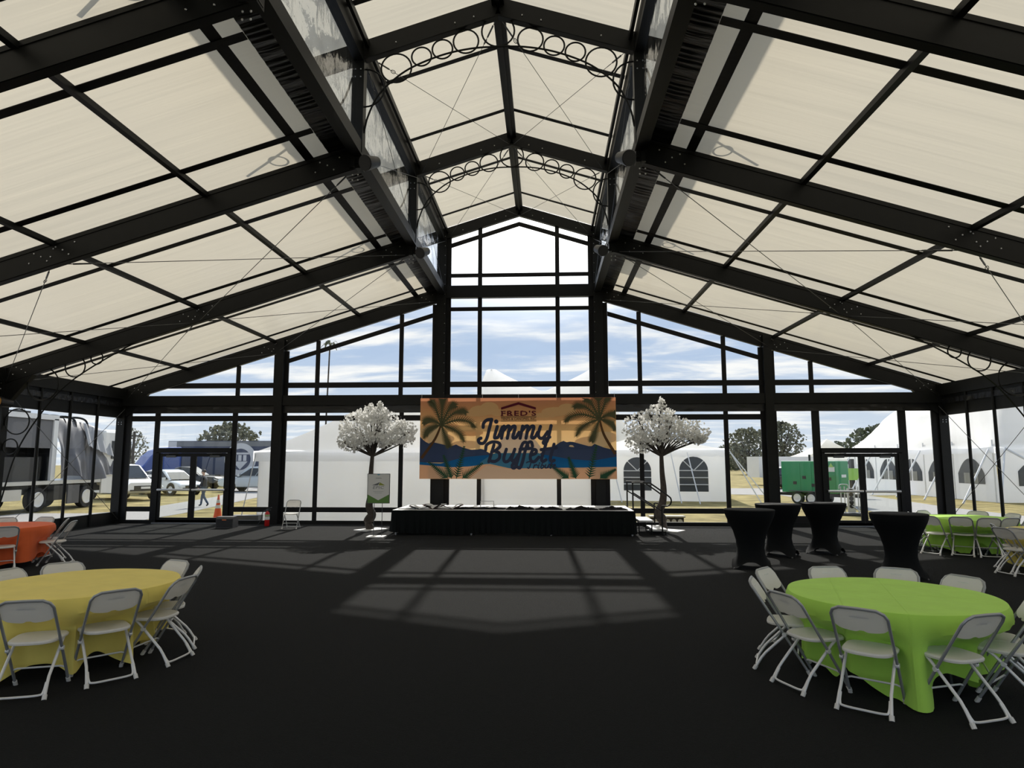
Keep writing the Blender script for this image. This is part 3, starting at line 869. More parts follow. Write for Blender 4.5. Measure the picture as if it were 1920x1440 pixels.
# ---- folding chair, facing +y, origin on the floor under the back rail
def make_chair():
    t = thing('folding_chair', 'white folding chair', 'chair')
    W = .205
    # long tube: front foot - back rail - front foot
    P = [(-W, .50, .02), (-W, .30, .345), (-W, .05, .735), (-W+.02, .022, .775), (-W+.07, .008, .80), (0, .006, .803), (W-.07, .008, .80), (W-.02, .022, .775), (W, .05, .735), (W, .30, .345), (W, .50, .02)]
    MB().tube(P, .0125, 8).build('back_frame', 'tube_back', t, smooth=True)
    # rear legs: bent tubes from under the seat to the floor
    for s in (-1, 1):
        Q = [(s*(W-.03), .42, .425), (s*(W-.025), .36, .385), (s*(W-.025), .13, .16), (s*(W-.02), .09, .11), (s*(W-.012), .03, .015)]
        lg = MB().tube(Q, .0125, 8).build('leg', 'chair_tube', t, smooth=True)
        MB().tube([(s*(W-.014), .042, .035), (s*(W-.01), .02, 0)], .019, 8).build('foot_cap', 'rubber_white', lg)
        MB().tube([(s*W, .487, .042), (s*W, .512, 0)], .018, 8).build('front_foot_cap', 'rubber_white', t)
        MB().tube([(s*(W+.014), .30, .345), (s*(W-.012), .30, .345)], .02, 8).build('pivot', 'chair_tube', t)
    U = [(-W+.03, .10, .12), (-W+.032, .055, .055), (-W+.06, .04, .035), (0, .038, .032), (W-.06, .04, .035), (W-.032, .055, .055), (W-.03, .10, .12)]
    MB().tube(spline(U, 4), .0095, 6).build('rear_stretcher', 'chair_tube', t, smooth=True)
    MB().tube([(-W, .42, .15), (-W+.04, .414, .163), (W-.04, .414, .163), (W, .42, .15)], .008, 6).build('front_stretcher', 'chair_tube', t)
    # seat: moulded pan with rounded corners and a turned-down rim
    def outline(k, inset, n=40):
        a = 2*pi*k/n
        c, s_ = cos(a), sin(a)
        ex = .55
        x = (abs(c)**ex)*(1 if c >= 0 else -1)*(.195-inset); y = .345+(abs(s_)**ex)*(1 if s_ >= 0 else -1)*(.20-inset)
        x *= 1+.06*(y-.345)/.2
        return x, y
    n = 40; vs = []; fs = []
    for ins, z in ((.012, .412), (0, .418), (-.002, .432), (.008, .443), (.03, .442), (.10, .434), (.16, .432)):
        for k in range(n):
            x, y = outline(k, ins); dip = -.012*max(0, (.12-abs(x))/.12) if ins > .02 else 0
            vs.append((x, y, z - .02*max(0, (.17-y)/.17) + dip*.5))
    for j in range(6):
        for k in range(n): fs.append((j*n+k, j*n+(k+1) % n, (j+1)*n+(k+1) % n, (j+1)*n+k))
    fs.append(tuple(range(6*n, 7*n))); fs.append(tuple(range(n))[::-1])
    MB().add(vs, fs).build('seat', 'white_plastic', t, smooth=True)
    # backrest: curved panel filling the top of the frame, wavy lower edge, lip along the frame
    def bk(side):
        def fn(u, v):
            x = -W+.012+(2*W-.024)*u; e = abs(2*u-1)
            zt = .797-.055*max(0, (e-.72)/.28)**2
            zb = .632 - .030*(1-e**3) + .014*math.exp(-((2*u-1)/.16)**4) + .012*max(0, (e-.86)/.14)
            z = zb+(zt-zb)*v
            yc = .008+(.80-z)*.635+.012  # along the sloping tubes
            bow = -.022*(1-e*e)
            return (x, yc+bow*.6+side*.007, z)
        return fn
    mb = MB().grid(bk(-1), 24, 6); mb.grid(bk(1), 24, 6)
    nu = 25; o2 = nu*7
    rim = [i for i in range(nu)]+[j*nu+24 for j in range(1, 7)]+[6*nu+i for i in range(23, -1, -1)]+[j*nu for j in range(5, 0, -1)]
    mb.f += [(a, rim[(i+1) % len(rim)], rim[(i+1) % len(rim)]+o2, a+o2) for i, a in enumerate(rim)]
    b = mb.build('backrest', 'white_plastic', t, smooth=True)
    # moulded maker's panel on the back
    MB().box(-.07, .07, .048, .054, .725, .735).box(-.05, .05, .044, .050, .742, .752).build('moulded_panel', 'white_paint', b)
    return t
CH0 = make_chair(); CH_USED = [0]
def place_chair(x, y, rz, label, group='white folding chairs'):
    c = CH0 if not CH_USED[0] else copy_tree(CH0)
    CH_USED[0] += 1
    c.location = (x, y, 0); c.rotation_euler = (0, 0, rz)
    c.scale = (1.035, 1.035, 1.035)
    c['label'] = label; c['group'] = group
for t, x, y, lab, ex in CHR:
    dx, dy = TB[t][0]-x, TB[t][1]-y
    place_chair(x, y, atan2(dy, dx)-pi/2+radians(ex), lab)
place_chair(-6.93, 20.35, pi+.12, 'lone folding chair facing the hall, left of the white blossom tree')

# ---- cocktail tables in black stretch covers
def make_cocktail():
    t = thing('cocktail_table', 'black cocktail table', 'table')
    n = 72; prof = [(.0, .47), (.05, .462), (.12, .435), (.22, .385), (.36, .315), (.52, .268), (.66, .262), (.78, .288), (.88, .33), (.95, .375), (1.0, .41)]
    vs = []; fs = []
    for tt, r in prof:
        for k in range(n):
            a = 2*pi*k/n; f = abs(cos(2*a+pi/2+.0))
            f = (0.5+0.5*cos(4*a))**1.6
            e = max(0, (tt-.55)/.45)
            rr = r*(1-e*.16)+e**1.5*.10*f
            z = 1.08-(1.08)*tt + (e**3)*.15*(1-f)
            if tt == 1.0: z = .012+.13*(1-f)
            vs.append((rr*cos(a), rr*sin(a), z))
    for j in range(len(prof)-1):
        for k in range(n): fs.append((j*n+k, (j+1)*n+k, (j+1)*n+(k+1) % n, j*n+(k+1) % n))
    MB().add(vs, fs).build('stretch_cover', 'spandex', t, smooth=True)
    MB().lathe([(.455, 1.07), (.472, 1.082), (.472, 1.095), (.462, 1.103), (.2, 1.105), (.01, 1.105)], 48).build('tabletop', 'spandex', t, smooth=True)
    for k in range(4):
        a = pi/2*k
        MB().lathe([(.02, 0), (.024, .012), (.012, .03)], 10, (.43*cos(a), .43*sin(a), 0)).build('foot', 'grey_metal', t)
    return t
ct = make_cocktail()
for i, (x, y, rz, lab) in enumerate(((4.77, 13.2, .5, 'black cocktail table in a stretch cover, leftmost of the four'),
        (5.88, 14.85, .25, 'black cocktail table in a stretch cover, partly hidden behind the leftmost one'),
        (7.03, 15.3, .15, 'black cocktail table in a stretch cover, standing before the right double door'),
        (7.12, 12.3, .6, 'black cocktail table in a stretch cover, rightmost and nearest, beside the far lime table'))):
    c = ct if i == 0 else copy_tree(ct)
    c.location = (x, y, 0); c.rotation_euler = (0, 0, rz); c['label'] = lab; c['group'] = 'cocktail tables'

# ---- stage
SX0, SX1, SY0, SY1, SZ = -3.42, 3.25, 18.35, 20.55, .68
st = thing('stage', 'low black-skirted stage with a white deck edge under the banner', 'stage', (0, 19.4, 0))
def stb(x0, x1, y0, y1, z0, z1, nm, m, **k): return MB().box(x0, x1, y0-19.4, y1-19.4, z0, z1).build(nm, m, st, **k)
for i in range(3):
    a = SX0+(SX1-SX0)*i/3; b = SX0+(SX1-SX0)*(i+1)/3
    stb(a+.004, b-.004, SY0, SY1, SZ-.06, SZ, 'deck_panel', 'white_paint')
for x in (SX0+.1, SX0+2.2, SX0+4.4, SX1-.06):
    for y in (SY0+.12, SY1-.12):
        MB().tube([(x, y-19.4, .012), (x, y-19.4, SZ-.05)], .028, 10).build('leg', 'aluminium', st)
        MB().tube([(x, y-19.4, 0), (x, y-19.4, .10)], [.02, .034], 10).build('leg_foot', 'rubber_white', st)
def skirt(pts, nm):
    # pleated drape along a polyline
    P = [Vector((*p, 0)) for p in pts]; rows = 8
    path = []
    for a, b in zip(P[:-1], P[1:]):
        L = (b-a).length; n = int(L/.022); nrm = Vector((b-a)).normalized().cross(Vector((0, 0, 1)))
        path += [(a.lerp(b, i/n), nrm) for i in range(n)]
    path.append((P[-1], nrm))
    vs = []; fs = []; s = 0; n = len(path)
    for j in range(rows+1):
        t = j/rows
        for i, (p, nr) in enumerate(path):
            d = i*.022
            off = .012+t*(.035+.028*sin(d*31+1.5*sin(d*4))+.012*sin(d*77)) + .05*t*t*max(0, sin(d*1.3))
            z = SZ+.004-(SZ-.055+.025*sin(d*2.1)+.015*sin(d*5.3))*t
            q = p+nr*off; vs.append((q.x, q.y-19.4, z))
    for j in range(rows):
        for i in range(n-1): fs.append((j*n+i, (j+1)*n+i, (j+1)*n+i+1, j*n+i+1))
    MB().add(vs, fs).build(nm, 'skirt', st, smooth=True)
skirt([(SX0, SY1), (SX0, SY0), (SX1, SY0), (SX1, SY1)], 'pleated_skirt')
# ---- steps and handrail
sp = thing('stage_steps', 'two white-topped steps with black handrails at the right end of the stage', 'steps', (3.75, 19.3, 0))
for (x0, x1, z) in ((3.42, 3.80, .40), (3.78, 4.18, .16)):
    MB().box(x0-3.75, x1-3.75, -.55, .65, z-.05, z).build('tread', 'white_paint', sp)
fr = MB()
for y in (-.5, .6):
    fr.tube([(-.33, y, .34), (-.33, y, 0)], .016, 6); fr.tube([(.02, y, .34), (.02, y, 0)], .016, 6); fr.tube([(.4, y, .10), (.4, y, 0)], .016, 6)
    fr.tube([(-.33, y, .08), (.4, y, .08)], .014, 6); fr.tube([(-.33, y, .34), (.05, y, .08)], .012, 6)
fr.build('step_frame', 'black_metal', sp)
for y in (-.62, .68):
    R = [(-.53, 1.43), (-.05, 1.42), (.04, 1.38), (.46, 1.08), (.545, .98), (.53, .86), (.44, .80), (.30, .80)]
    h = MB().tube(spline([(x, y, z) for x, z in R], 6), .021, 8)
    h.tube([(-.5, y, 1.43), (-.5, y, 0)], .021, 8); h.tube([(.29, y, .80), (.29, y, 0)], .021, 8)
    h.tube([(-.5, y, 1.16), (.29, y, .66)], .018, 8)
    h.build('handrail', 'black_metal', sp, smooth=True)

# ---- things lying on the stage
def crumple(name, x, y, sx, sy, h, m, label, seed, cat, group=None):
    def fn(u, v):
        px, py = (u-.5)*sx, (v-.5)*sy
        e = max(0, 1-(2*abs(u-.5))**3)*max(0, 1-(2*abs(v-.5))**3)
        w = .5+.9*noise.noise(Vector((px*6+seed, py*6, seed)))+.5*noise.noise(Vector((px*17, py*17+seed, 1)))
        j = .05*noise.noise(Vector((u*5, v*5, seed+9)))
        return (px+j, py+j, .006+max(.012, h*e*w)*(1 if e > .02 else .2))
    o = MB().grid(fn, 34, 20).build(name, m, smooth=True, loc=(x, y, SZ))
    tag(o, label, cat, group)
for i, (x, y, sx, sy, h, lab) in enumerate(((-1.05, 19.0, 1.5, .55, .06, 'flat black cloth on the stage right of the open books'), (.12, 18.85, .8, .45, .10, 'crumpled black cloth on the stage under the banner middle'),
        (.92, 18.85, .75, .45, .08, 'crumpled black cloth on the stage, second from the right end'), (1.85, 18.8, .9, .45, .09, 'black cloth heap on the stage, between two others near its right half'),
        (2.72, 18.85, .8, .5, .085, 'black cloth at the right corner of the stage by the steps'))):
    crumple('black_cloth', x, y, sx, sy, h, 'black_cloth', lab, i*3.7+1, 'cloth', 'black cloths on the stage')
def book(x, y, rz, label, cm, tilt):
    t = thing('open_book', label, 'book', (x, y, SZ), rz, 'open books on the stage')
    for s in (-1, 1):
        def fn(u, v):
            return (s*u*.30, (v-.5)*.42, .014+.085*sin(pi*min(1, u*1.1)*.62)*(1 if u < .95 else .92)+tilt*u)
        MB().grid(fn, 10, 2).build('page_block', 'paper', t, smooth=True)
        def f2(u, v): return (s*u*.32, (v-.5)*.45, .004+.07*u+tilt*u*.9)
        MB().grid(f2, 8, 2).build('cover', cm, t)
book(-2.72, 18.85, .1, 'open book with dark cover standing left in the pair on the stage', 'book_grey', .02)
book(-2.32, 18.95, -.15, 'open book with red cover, second from the left on the stage', 'book_red', .05)
book(-1.82, 18.9, .2, 'open book with white pages and red cover, right of the other two on the stage', 'book_red', .05)
t = thing('document', 'flat sheaf of white paper on the left corner of the stage', 'paper', (-3.1, 18.85, SZ), .1)
MB().box(-.24, .24, -.16, .16, 0, .015).build('sheet', 'paper', t); MB().box(-.22, .23, -.15, .15, .015, .03).build('sheet', 'paper', t)
t = thing('wire_stand', 'small chrome wire book stand on the stage', 'stand', (-.85, 19.2, SZ))
w = MB()
for s in (-.2, .2):
    w.tube([(s, -.1, 0), (s*.9, .05, .2), (s, .15, 0)], .008, 5)
w.tube([(-.2, .05, .2), (.2, .05, .2)], .008, 5); w.tube([(-.3, -.1, .02), (.3, -.1, .1)], .008, 5); w.build('wire_frame', 'aluminium', t)

# ---- banner hung from the cross beam
BY = 21.0; BW, BH, BX0, BZ0 = 6.24, 2.57, -3.17, 1.47
bn = thing('banner', 'wide printed beach banner reading Jimmy Buffett Tribute, hung above the stage', 'banner', (BX0, BY, BZ0))
def bpt(x, y, off=.004):
    u = (x-120)/1685*BW; v = (728-y)/688*BH
    return (u, -off-.025*sin(u*1.1)-.001*sin(u*5+v), v)
MB().grid(lambda u, v: bpt(120+1685*u, 728-688*v, 0), 60, 20).build('printed_sheet', 'banner_sky', bn, smooth=True)
def ink(name, polys, m, off):
    mb = MB()
    for p in polys:
        mb.add([bpt(x, y, off) for x, y in p], [tuple(range(len(p)))])
    return mb.build(name, m, bn)
def strip(xs, top, bot):
    return [[(a, top(a)), (b, top(b)), (b, bot(b)), (a, bot(a))] for a, b in zip(xs[:-1], xs[1:])]
XS = [120+1685*i/64 for i in range(65)]
def pw(pts):
    def f(x):
        for (a, ya), (b, yb) in zip(pts[:-1], pts[1:]):
            if a <= x <= b: return ya+(yb-ya)*(x-a)/(b-a)
        return pts[-1][1] if x > pts[-1][0] else pts[0][1]
    return f
def ribbon(path, w0, w1=None):
    """flat stroke along px points; widths per point"""
    P = [Vector((x, y, 0)) for x, y in path]; out = []; n = len(P)
    ws = w0 if isinstance(w0, list) else [w0+(((w1 if w1 is not None else w0)-w0)*i/max(1, n-1)) for i in range(n)]
    L, R = [], []
    for i, p in enumerate(P):
        d = (P[min(i+1, n-1)]-P[max(i-1, 0)]).normalized(); nr = Vector((-d.y, d.x, 0))
        L.append(p+nr*ws[i]/2); R.append(p-nr*ws[i]/2)
    return [[(L[i].x, L[i].y), (L[i+1].x, L[i+1].y), (R[i+1].x, R[i+1].y), (R[i].x, R[i].y)] for i in range(n-1)]
def blob(cx, cy, rx, ry, n=22): return [(cx+rx*cos(2*pi*k/n), cy+ry*sin(2*pi*k/n)) for k in range(n)]
# clouds: layered scallops
def cloudband(pts, base, m, off, nm):
    polys = [blob(x, y, rx, ry) for x, y, rx, ry in pts]
    clip = lambda q: (min(1803, max(121, q[0])), min(726, max(42, q[1])))
    ink(nm, [[clip(q) for q in p] for p in polys], m, off)
for i, b in enumerate([(640, 150, 90, 45), (720, 130, 80, 55), (600, 170, 120, 30), (790, 165, 60, 30), (1290, 160, 120, 40), (1390, 140, 80, 50), (1200, 190, 110, 22), (300, 280, 160, 30), (560, 340, 110, 26)]):
    cloudband([b], 0, 'ink_cloud', .0018+.0002*i, 'cloud_print')
for i, b in enumerate([(230, 330, 110, 50), (170, 380, 80, 55), (300, 390, 120, 45), (1600, 420, 150, 50), (1700, 380, 120, 50), (1480, 450, 120, 30), (520, 440, 130, 36)]):
    cloudband([b], 0, 'ink_cloud_pale', .0042+.0002*i, 'cloud_print')
ink('glow_print', strip([x for x in XS if 760 <= x <= 1180], pw([(760, 480), (840, 380), (920, 335), (1010, 335), (1100, 380), (1180, 480)]), lambda x: 590), 'ink_glow', .0058)
# mountains, sea, sand
mtL = pw([(120, 370), (160, 410), (205, 432), (225, 415), (400, 455), (425, 432), (470, 455), (560, 482), (620, 480), (660, 472), (720, 510), (860, 540)])
mtR = pw([(1100, 545), (1180, 500), (1280, 450), (1350, 405), (1385, 420), (1420, 412), (1590, 458), (1612, 430), (1700, 465), (1805, 490)])
ink('mountain_print', strip([x for x in XS if x <= 850], mtL, lambda x: 590), 'ink_mountain', .006)
ink('mountain_print', strip([x for x in XS if x >= 1110], mtR, lambda x: 590), 'ink_mountain', .006)
ink('sea_print', strip(XS, pw([(120, 585), (300, 600), (500, 545), (720, 525), (1200, 525), (1400, 560), (1600, 575), (1805, 540)]), pw([(120, 612), (400, 632), (560, 625), (760, 600), (900, 640), (1200, 640), (1500, 640), (1805, 630)])), 'ink_sea', .0066)
ink('sea_print', strip([x for x in XS if 640 < x < 1240], pw([(640, 590), (760, 510), (1150, 510), (1240, 590)]), pw([(640, 600), (900, 640), (1240, 640)])), 'ink_sea_pale', .0072)
ink('sand_print', strip(XS, pw([(120, 608), (400, 630), (560, 622), (720, 600), (900, 640), (1200, 636), (1500, 632), (1805, 626)]), lambda x: 727), 'ink_sand', .0078)
ink('sand_print', strip([x for x in XS if 560 < x < 1380], pw([(560, 720), (700, 615), (900, 648), (1150, 645), (1300, 640), (1380, 720)]), lambda x: 727), 'ink_sand_pale', .0082)
# palms
def palm(bx, by, tx, ty, cx, flip, off):
    ink('palm_trunk_print', ribbon([(p.x, p.y) for p in spline([(bx, by, 0), ((bx*.4+tx*.6)-cx, by*.45+ty*.55, 0), (tx, ty, 0)], 8)], 26, 16), 'ink_trunk', off)
    polys = []
    for dx, dy, droop in ((-95, -200, -10), (10, -215, 0), (120, -180, 20), (215, -125, 45), (295, -20, 90), (200, 90, 110), (70, 165, 40), (-160, -40, 60), (-150, 60, 110)):
        dx *= flip; P = spline([(tx, ty, 0), (tx+dx*.5, ty+dy*.62-abs(dx)*.10, 0), (tx+dx*.85, ty+dy*.95, 0), (tx+dx, ty+dy+droop*.5, 0)], 7)
        polys += ribbon([(p.x, p.y) for p in P], 16, 4)
        n = len(P)
        for i in range(2, n-1):
            d = (P[i+1]-P[i-1]).normalized(); nr = Vector((-d.y, d.x, 0)); l = 46*sin(pi*(i+3)/(n+4))
            for s in (-1, 1):
                a = P[i]-d*7; b = P[i]+d*7; c = P[i]+nr*s*l+d*30
                polys.append([(a.x, a.y), (b.x, b.y), (c.x, c.y)])
    clip = lambda q: (min(1803, max(121, q[0])), min(726, max(42, q[1])))
    for i in range(0, len(polys), 1): polys[i] = [clip(q) for q in polys[i]]
    ink('palm_frond_print', polys, 'ink_palm', off+.0006)
palm(135, 555, 305, 270, -10, 1, .0086); palm(1795, 520, 1665, 225, 15, -1, .0086)
# ferns
def fern(bx, by, tx, ty, m=14):
    polys = ribbon([(bx, by), ((bx+tx)/2, (by+ty)/2-6), (tx, ty)], 8, 3); P = [(bx+(tx-bx)*i/m, by+(ty-by)*i/m) for i in range(m+1)]
    L = hypot(tx-bx, ty-by); d = Vector(((tx-bx)/L, (ty-by)/L, 0)); nr = Vector((-d.y, d.x, 0))
    for i in range(1, m+1):
        l = 44*(1-i/(m+1))+10
        for s in (-1, 1):
            p = Vector((*P[i], 0)); c = p+nr*s*l+d*l*.5; a = p-d*8; b = p+d*8
            polys.append([(a.x, a.y), (c.x, c.y), (b.x, b.y)])
    clip = lambda q: (min(1803, max(121, q[0])), min(726, max(42, q[1])))
    ink('fern_print', [[clip(q) for q in p] for p in polys], 'ink_fern', .0100)
for a in ((370, 725, 205, 590), (400, 725, 330, 535), (440, 725, 505, 460), (490, 725, 660, 600), (1400, 725, 1255, 620), (1460, 725, 1400, 550), (1570, 725, 1635, 450), (1660, 725, 1790, 650)): fern(*a)
# shop mark
ink('roof_mark_print', [[(822, 142), (822, 122), (972, 76), (1122, 122), (1122, 142), (972, 98)]], 'ink_maroon', .0110)
ink('rule_print', [[(820, 201), (1126, 201), (1126, 206), (820, 206)], [(820, 238), (1126, 238), (1126, 242), (820, 242)]], 'ink_dark', .0110)
def btext(nm, txt, x0, x1, y0, y1, m, bold, shear=0, spacing=1.):
    p = bpt((x0+x1)/2, y1, .022); w = (x1-x0)/1685*BW; h = (y1-y0)/688*BH
    lettering(nm, txt, m, bn, w, h, p, (pi/2, 0, 0), bold, shear, spacing)
btext('sign_text', "FRED'S", 824, 1124, 150, 195, 'ink_maroon', .022, 0, 1.15)
# slab serifs on the capitals
ser = []
for x in (824, 893, 945, 1002): ser += [[(x-5, 188), (x+17, 188), (x+17, 195), (x-5, 195)], [(x-5, 150), (x+8, 150), (x+8, 156), (x-5, 156)]]
ink('serif_print', ser, 'ink_maroon', .0232)
btext('sign_text', 'TENTS & CANOPIES, INC.', 822, 1126, 211, 233, 'ink_dark', .012)
# brush-script title, built stroke by stroke
def script(strokes, nm, w, m, off):
    polys = []
    for s in strokes:
        P = [(p.x, p.y) for p in spline([(x, y, 0) for x, y in s], 7)]
        polys += ribbon(P, w)
        polys.append(blob(*P[0], w*.5, w*.5, 10)); polys.append(blob(*P[-1], w*.5, w*.5, 10))
    for i, p in enumerate(polys):
        mb = None
    mb = MB()
    for i, p in enumerate(polys):
        mb.add([bpt(x, y, off+.00001*(i % 40)) for x, y in p], [tuple(range(len(p)))])
    mb.build(nm, m, bn)
J = [(668, 292), (672, 258), (700, 230), (742, 224)]
J2 = [(742, 224), (722, 300), (700, 385), (672, 426), (638, 424), (628, 398), (650, 384)]
def mm(x): return [[(x+22, 282), (x, 385)], [(x+10, 330), (x+48, 285), (x+68, 292), (x+50, 385)], [(x+58, 335), (x+96, 286), (x+118, 292), (x+98, 372), (x+112, 384)], [(x+112, 384), (x+130, 372), (x+150, 335)]]
def letters(groups, w, off):
    for g in groups: script(g, 'title_letter', w, 'ink_navy', off)
letters([[J, J2], [[(790, 285), (766, 375), (782, 382)], [(782, 382), (800, 370), (834, 290)]]] + [mm(826), mm(986)] +
        [[[(1160, 285), (1142, 350), (1155, 383), (1185, 380), (1222, 330)], [(1252, 278), (1226, 385), (1204, 428), (1184, 424), (1200, 398), (1240, 375)]]], 28, .0125)
script([[(780, 243), (781, 243.5)]], 'letter_dot', 38, 'ink_navy', .0125)
letters([[[(762, 440), (738, 520), (718, 582)], [(690, 484), (700, 440), (750, 416), (802, 424), (812, 456), (768, 492), (742, 498)], [(768, 494), (806, 510), (808, 552), (770, 580), (722, 574)]],
         [[(868, 478), (846, 550), (856, 582), (888, 574), (922, 520)], [(940, 478), (914, 560), (926, 582)], [(926, 582), (950, 560), (975, 520)]],
         [[(1052, 452), (1042, 422), (1014, 424), (992, 470), (962, 580), (942, 632), (920, 632), (922, 606), (958, 590)]],
         [[(1092, 452), (1082, 418), (1056, 424), (1034, 474), (1006, 584), (984, 634), (962, 628)], [(985, 478), (1090, 470)]],
         [[(1074, 530), (1118, 512), (1122, 486), (1096, 484), (1074, 530), (1078, 574), (1108, 582), (1146, 545)]],
         [[(1206, 436), (1170, 552), (1180, 580), (1206, 568)], [(1165, 482), (1296, 466)]], [[(1276, 436), (1244, 552), (1254, 580), (1276, 572)]]], 27, .0131)
letters([[[(1040, 592), (1058, 584), (1108, 588)], [(1080, 588), (1062, 636), (1048, 634)]], [[(1108, 610), (1098, 638)], [(1104, 622), (1122, 608), (1132, 614)]], [[(1146, 608), (1138, 634), (1146, 637)]],
         [[(1180, 584), (1162, 634), (1178, 636), (1188, 618), (1174, 612)]], [[(1204, 608), (1198, 632), (1214, 634), (1228, 612)], [(1230, 608), (1222, 634)]], [[(1252, 590), (1240, 634), (1250, 636)], [(1236, 606), (1264, 604)]],
         [[(1266, 624), (1286, 614), (1280, 606), (1264, 622), (1270, 638), (1292, 630)]]], 10, .0137)
script([[(1152, 594), (1153, 595)]], 'letter_dot', 12, 'ink_navy', .0137)
for x in (130, 660, 972, 1300, 1795):
    p = bpt(x, 42, 0)
    MB().tube([p, (p[0], .02, 2.72)], .004, 4).build('hanging_cord', 'white_paint', bn)

# ---- white blossom trees
def blossom_tree(label, base, trunk, crowns, seed, plate):
    rnd = random.Random(seed)
    t = thing('blossom_tree', label, 'tree', base)
    pl = MB(); pl.add([(x, y, z) for z in (0, .03) for x, y in plate], [(3, 2, 1, 0), (4, 5, 6, 7)]+[(i, (i+1) % 4, 4+(i+1) % 4, 4+i) for i in range(4)])
    pl.build('base_plate', 'white_paint', t)
    P = spline(trunk, 6); n = len(P)
    MB().tube(P, [.115*(1-i/n)+.052 if i > 5 else .13-.004*i for i in range(n)], 10).build('trunk', 'bark', t, smooth=True)
    top = Vector(trunk[-1]); tips = []
    br = MB()
    for c, r in crowns:
        c = Vector(c)
        k = max(2, int(9*r[0]))
        for i in range(k):
            d = Vector((rnd.gauss(0, .5)*r[0], rnd.gauss(0, .4)*r[1], rnd.gauss(-.05, .42)*r[2])); e = c+d
            q_ = sqrt(sum((d[i_]/r[i_])**2 for i_ in range(3))); d = d*min(1, .72/max(q_, .01)); e = c+d
            m1 = top.lerp(e, .45)+Vector((rnd.uniform(-.08, .08), rnd.uniform(-.08, .08), -.06))
            br.tube(spline([top-Vector((0, 0, .12)), m1, e], 4), [.034-.003*j for j in range(9)], 6)
            for _ in range(4):
                f = e+Vector((rnd.uniform(-.15, .15), rnd.uniform(-.15, .15), rnd.uniform(-.08, .15)))
                br.tube([e.lerp(m1, rnd.uniform(0, .5)), f], [.010, .005], 4)
    br.build('branches', 'bark', t)
    vs = []; fs = []
    for c, r in crowns:
        c = Vector(c); cnt = int(2300*r[0]*r[2]**.8*1.35)
        for _ in range(cnt):
            while True:
                d = Vector((rnd.uniform(-1, 1), rnd.uniform(-1, 1), rnd.uniform(-1, 1)))
                if .25 < d.length < 1: break
            p = c+Vector((d.x*r[0], d.y*r[1], d.z*r[2]))
            p += Vector([.11*noise.noise(p*2.3+Vector((q, seed, 0))) for q in (0, 7, 13)])
            if noise.noise(p*3.1+Vector((seed, 0, 0))) < -.22: continue
            s = rnd.uniform(.026, .047)
            e = Euler((rnd.uniform(0, 6.3), rnd.uniform(0, 6.3), rnd.uniform(0, 6.3))).to_matrix()
            o = len(vs)
            for a, b, h in ((-.3, -1, 0), (.9, -.55, .25), (1.1, .45, .1), (0, 1, .3), (-.9, .2, 0)): vs.append(tuple(p+e @ Vector((a*s, b*s, h*s))))
            fs.append((o, o+1, o+2, o+3, o+4))
    lf = MB().add(vs, fs).build('blossom', 'white_leaf', t); lf['kind'] = 'stuff'
    return t
blossom_tree('white blossom tree left of the banner, behind the sign board', (-4.38, 19.75, 0),
    [(0, 0, .02), (-.06, 0, .25), (.04, 0, .45), (-.05, .0, .7), (0, 0, 1.1), (-.02, 0, 1.6), (.02, 0, 2.3)],
    [((0, 0, 3.02), (.98, .85, .62)), ((.02, 0, 3.42), (.5, .5, .28)), ((-.6, .05, 2.6), (.48, .45, .3)), ((.98, -.1, 2.86), (.42, .4, .42)), ((.16, 0, 3.72), (.1, .1, .12)), ((-.1, 0, 3.72), (.09, .09, .12)), ((.3, 0, 2.65), (.5, .5, .3))], 4,
    [(-.42, -.28), (.05, -.52), (.55, .1), (.1, .45)])
blossom_tree('white blossom tree right of the banner, behind the handrail', (4.28, 19.95, 0),
    [(0, 0, .02), (-.02, 0, .3), (-.12, 0, .52), (0, 0, .82), (.04, 0, 1.2), (.01, 0, 1.7), (0, 0, 2.3)],
    [((-.22, 0, 3.0), (.92, .85, .58)), ((-.02, 0, 3.42), (.45, .45, .28)), ((-.55, .05, 2.6), (.46, .45, .32)), ((.72, -.1, 2.9), (.72, .5, .38)), ((.02, 0, 3.78), (.09, .09, .16)), ((1.05, 0, 2.72), (.35, .3, .16))], 9,
    [(-.5, -.1), (.3, -.55), (.62, -.1), (-.1, .45)])

# ---- sign on a stand
mat('leaf_green', (.11, .24, .045), .5); mat('grey_ink', (.16, .17, .17), .5); mat('gold_ink', (.30, .34, .05), .5); mat('blue_tab', (.03, .3, .45), .5)
sg = thing('sign_board', 'white and green poster sign on a thin two-legged stand left of the stage', 'sign', (-3.70, 17.95, 0))
MB().box(-.31, .31, -.012, .012, .89, 1.69).build('board', 'grey_metal', sg)
MB().box(-.295, .295, -.018, -.012, .905, 1.675).build('poster', 'paper', sg)
MB().add([(-.295, -.0195, .905), (.295, -.0195, .905), (.295, -.0195, 1.13), (0, -.0195, .975), (-.295, -.0195, 1.13)], [(0, 1, 2, 3, 4)]).build('green_band', 'leaf_green', sg)
MB().add([(-.18, -.0195, 1.375), (-.02, -.0195, 1.375), (.03, -.0195, 1.46)], [(0, 1, 2)]).add([(-.03, -.0195, 1.40), (.03, -.0195, 1.46), (0, -.0195, 1.40)], [(0, 1, 2)]).build('hill_mark', 'grey_ink', sg)
MB().add([(0, -.0196, 1.375), (.18, -.0196, 1.375), (.04, -.0196, 1.455)], [(0, 1, 2)]).build('hill_mark', 'gold_ink', sg)
MB().add([(-.05, -.0196, 1.672), (.05, -.0196, 1.672), (0, -.0196, 1.645)], [(0, 1, 2)]).build('blue_tab', 'blue_tab', sg)
lettering('sign_text', 'EPIC', 'grey_ink', sg, .31, .075, (0, -.02, 1.28), (pi/2, 0, 0), 0, .2, 1.1)
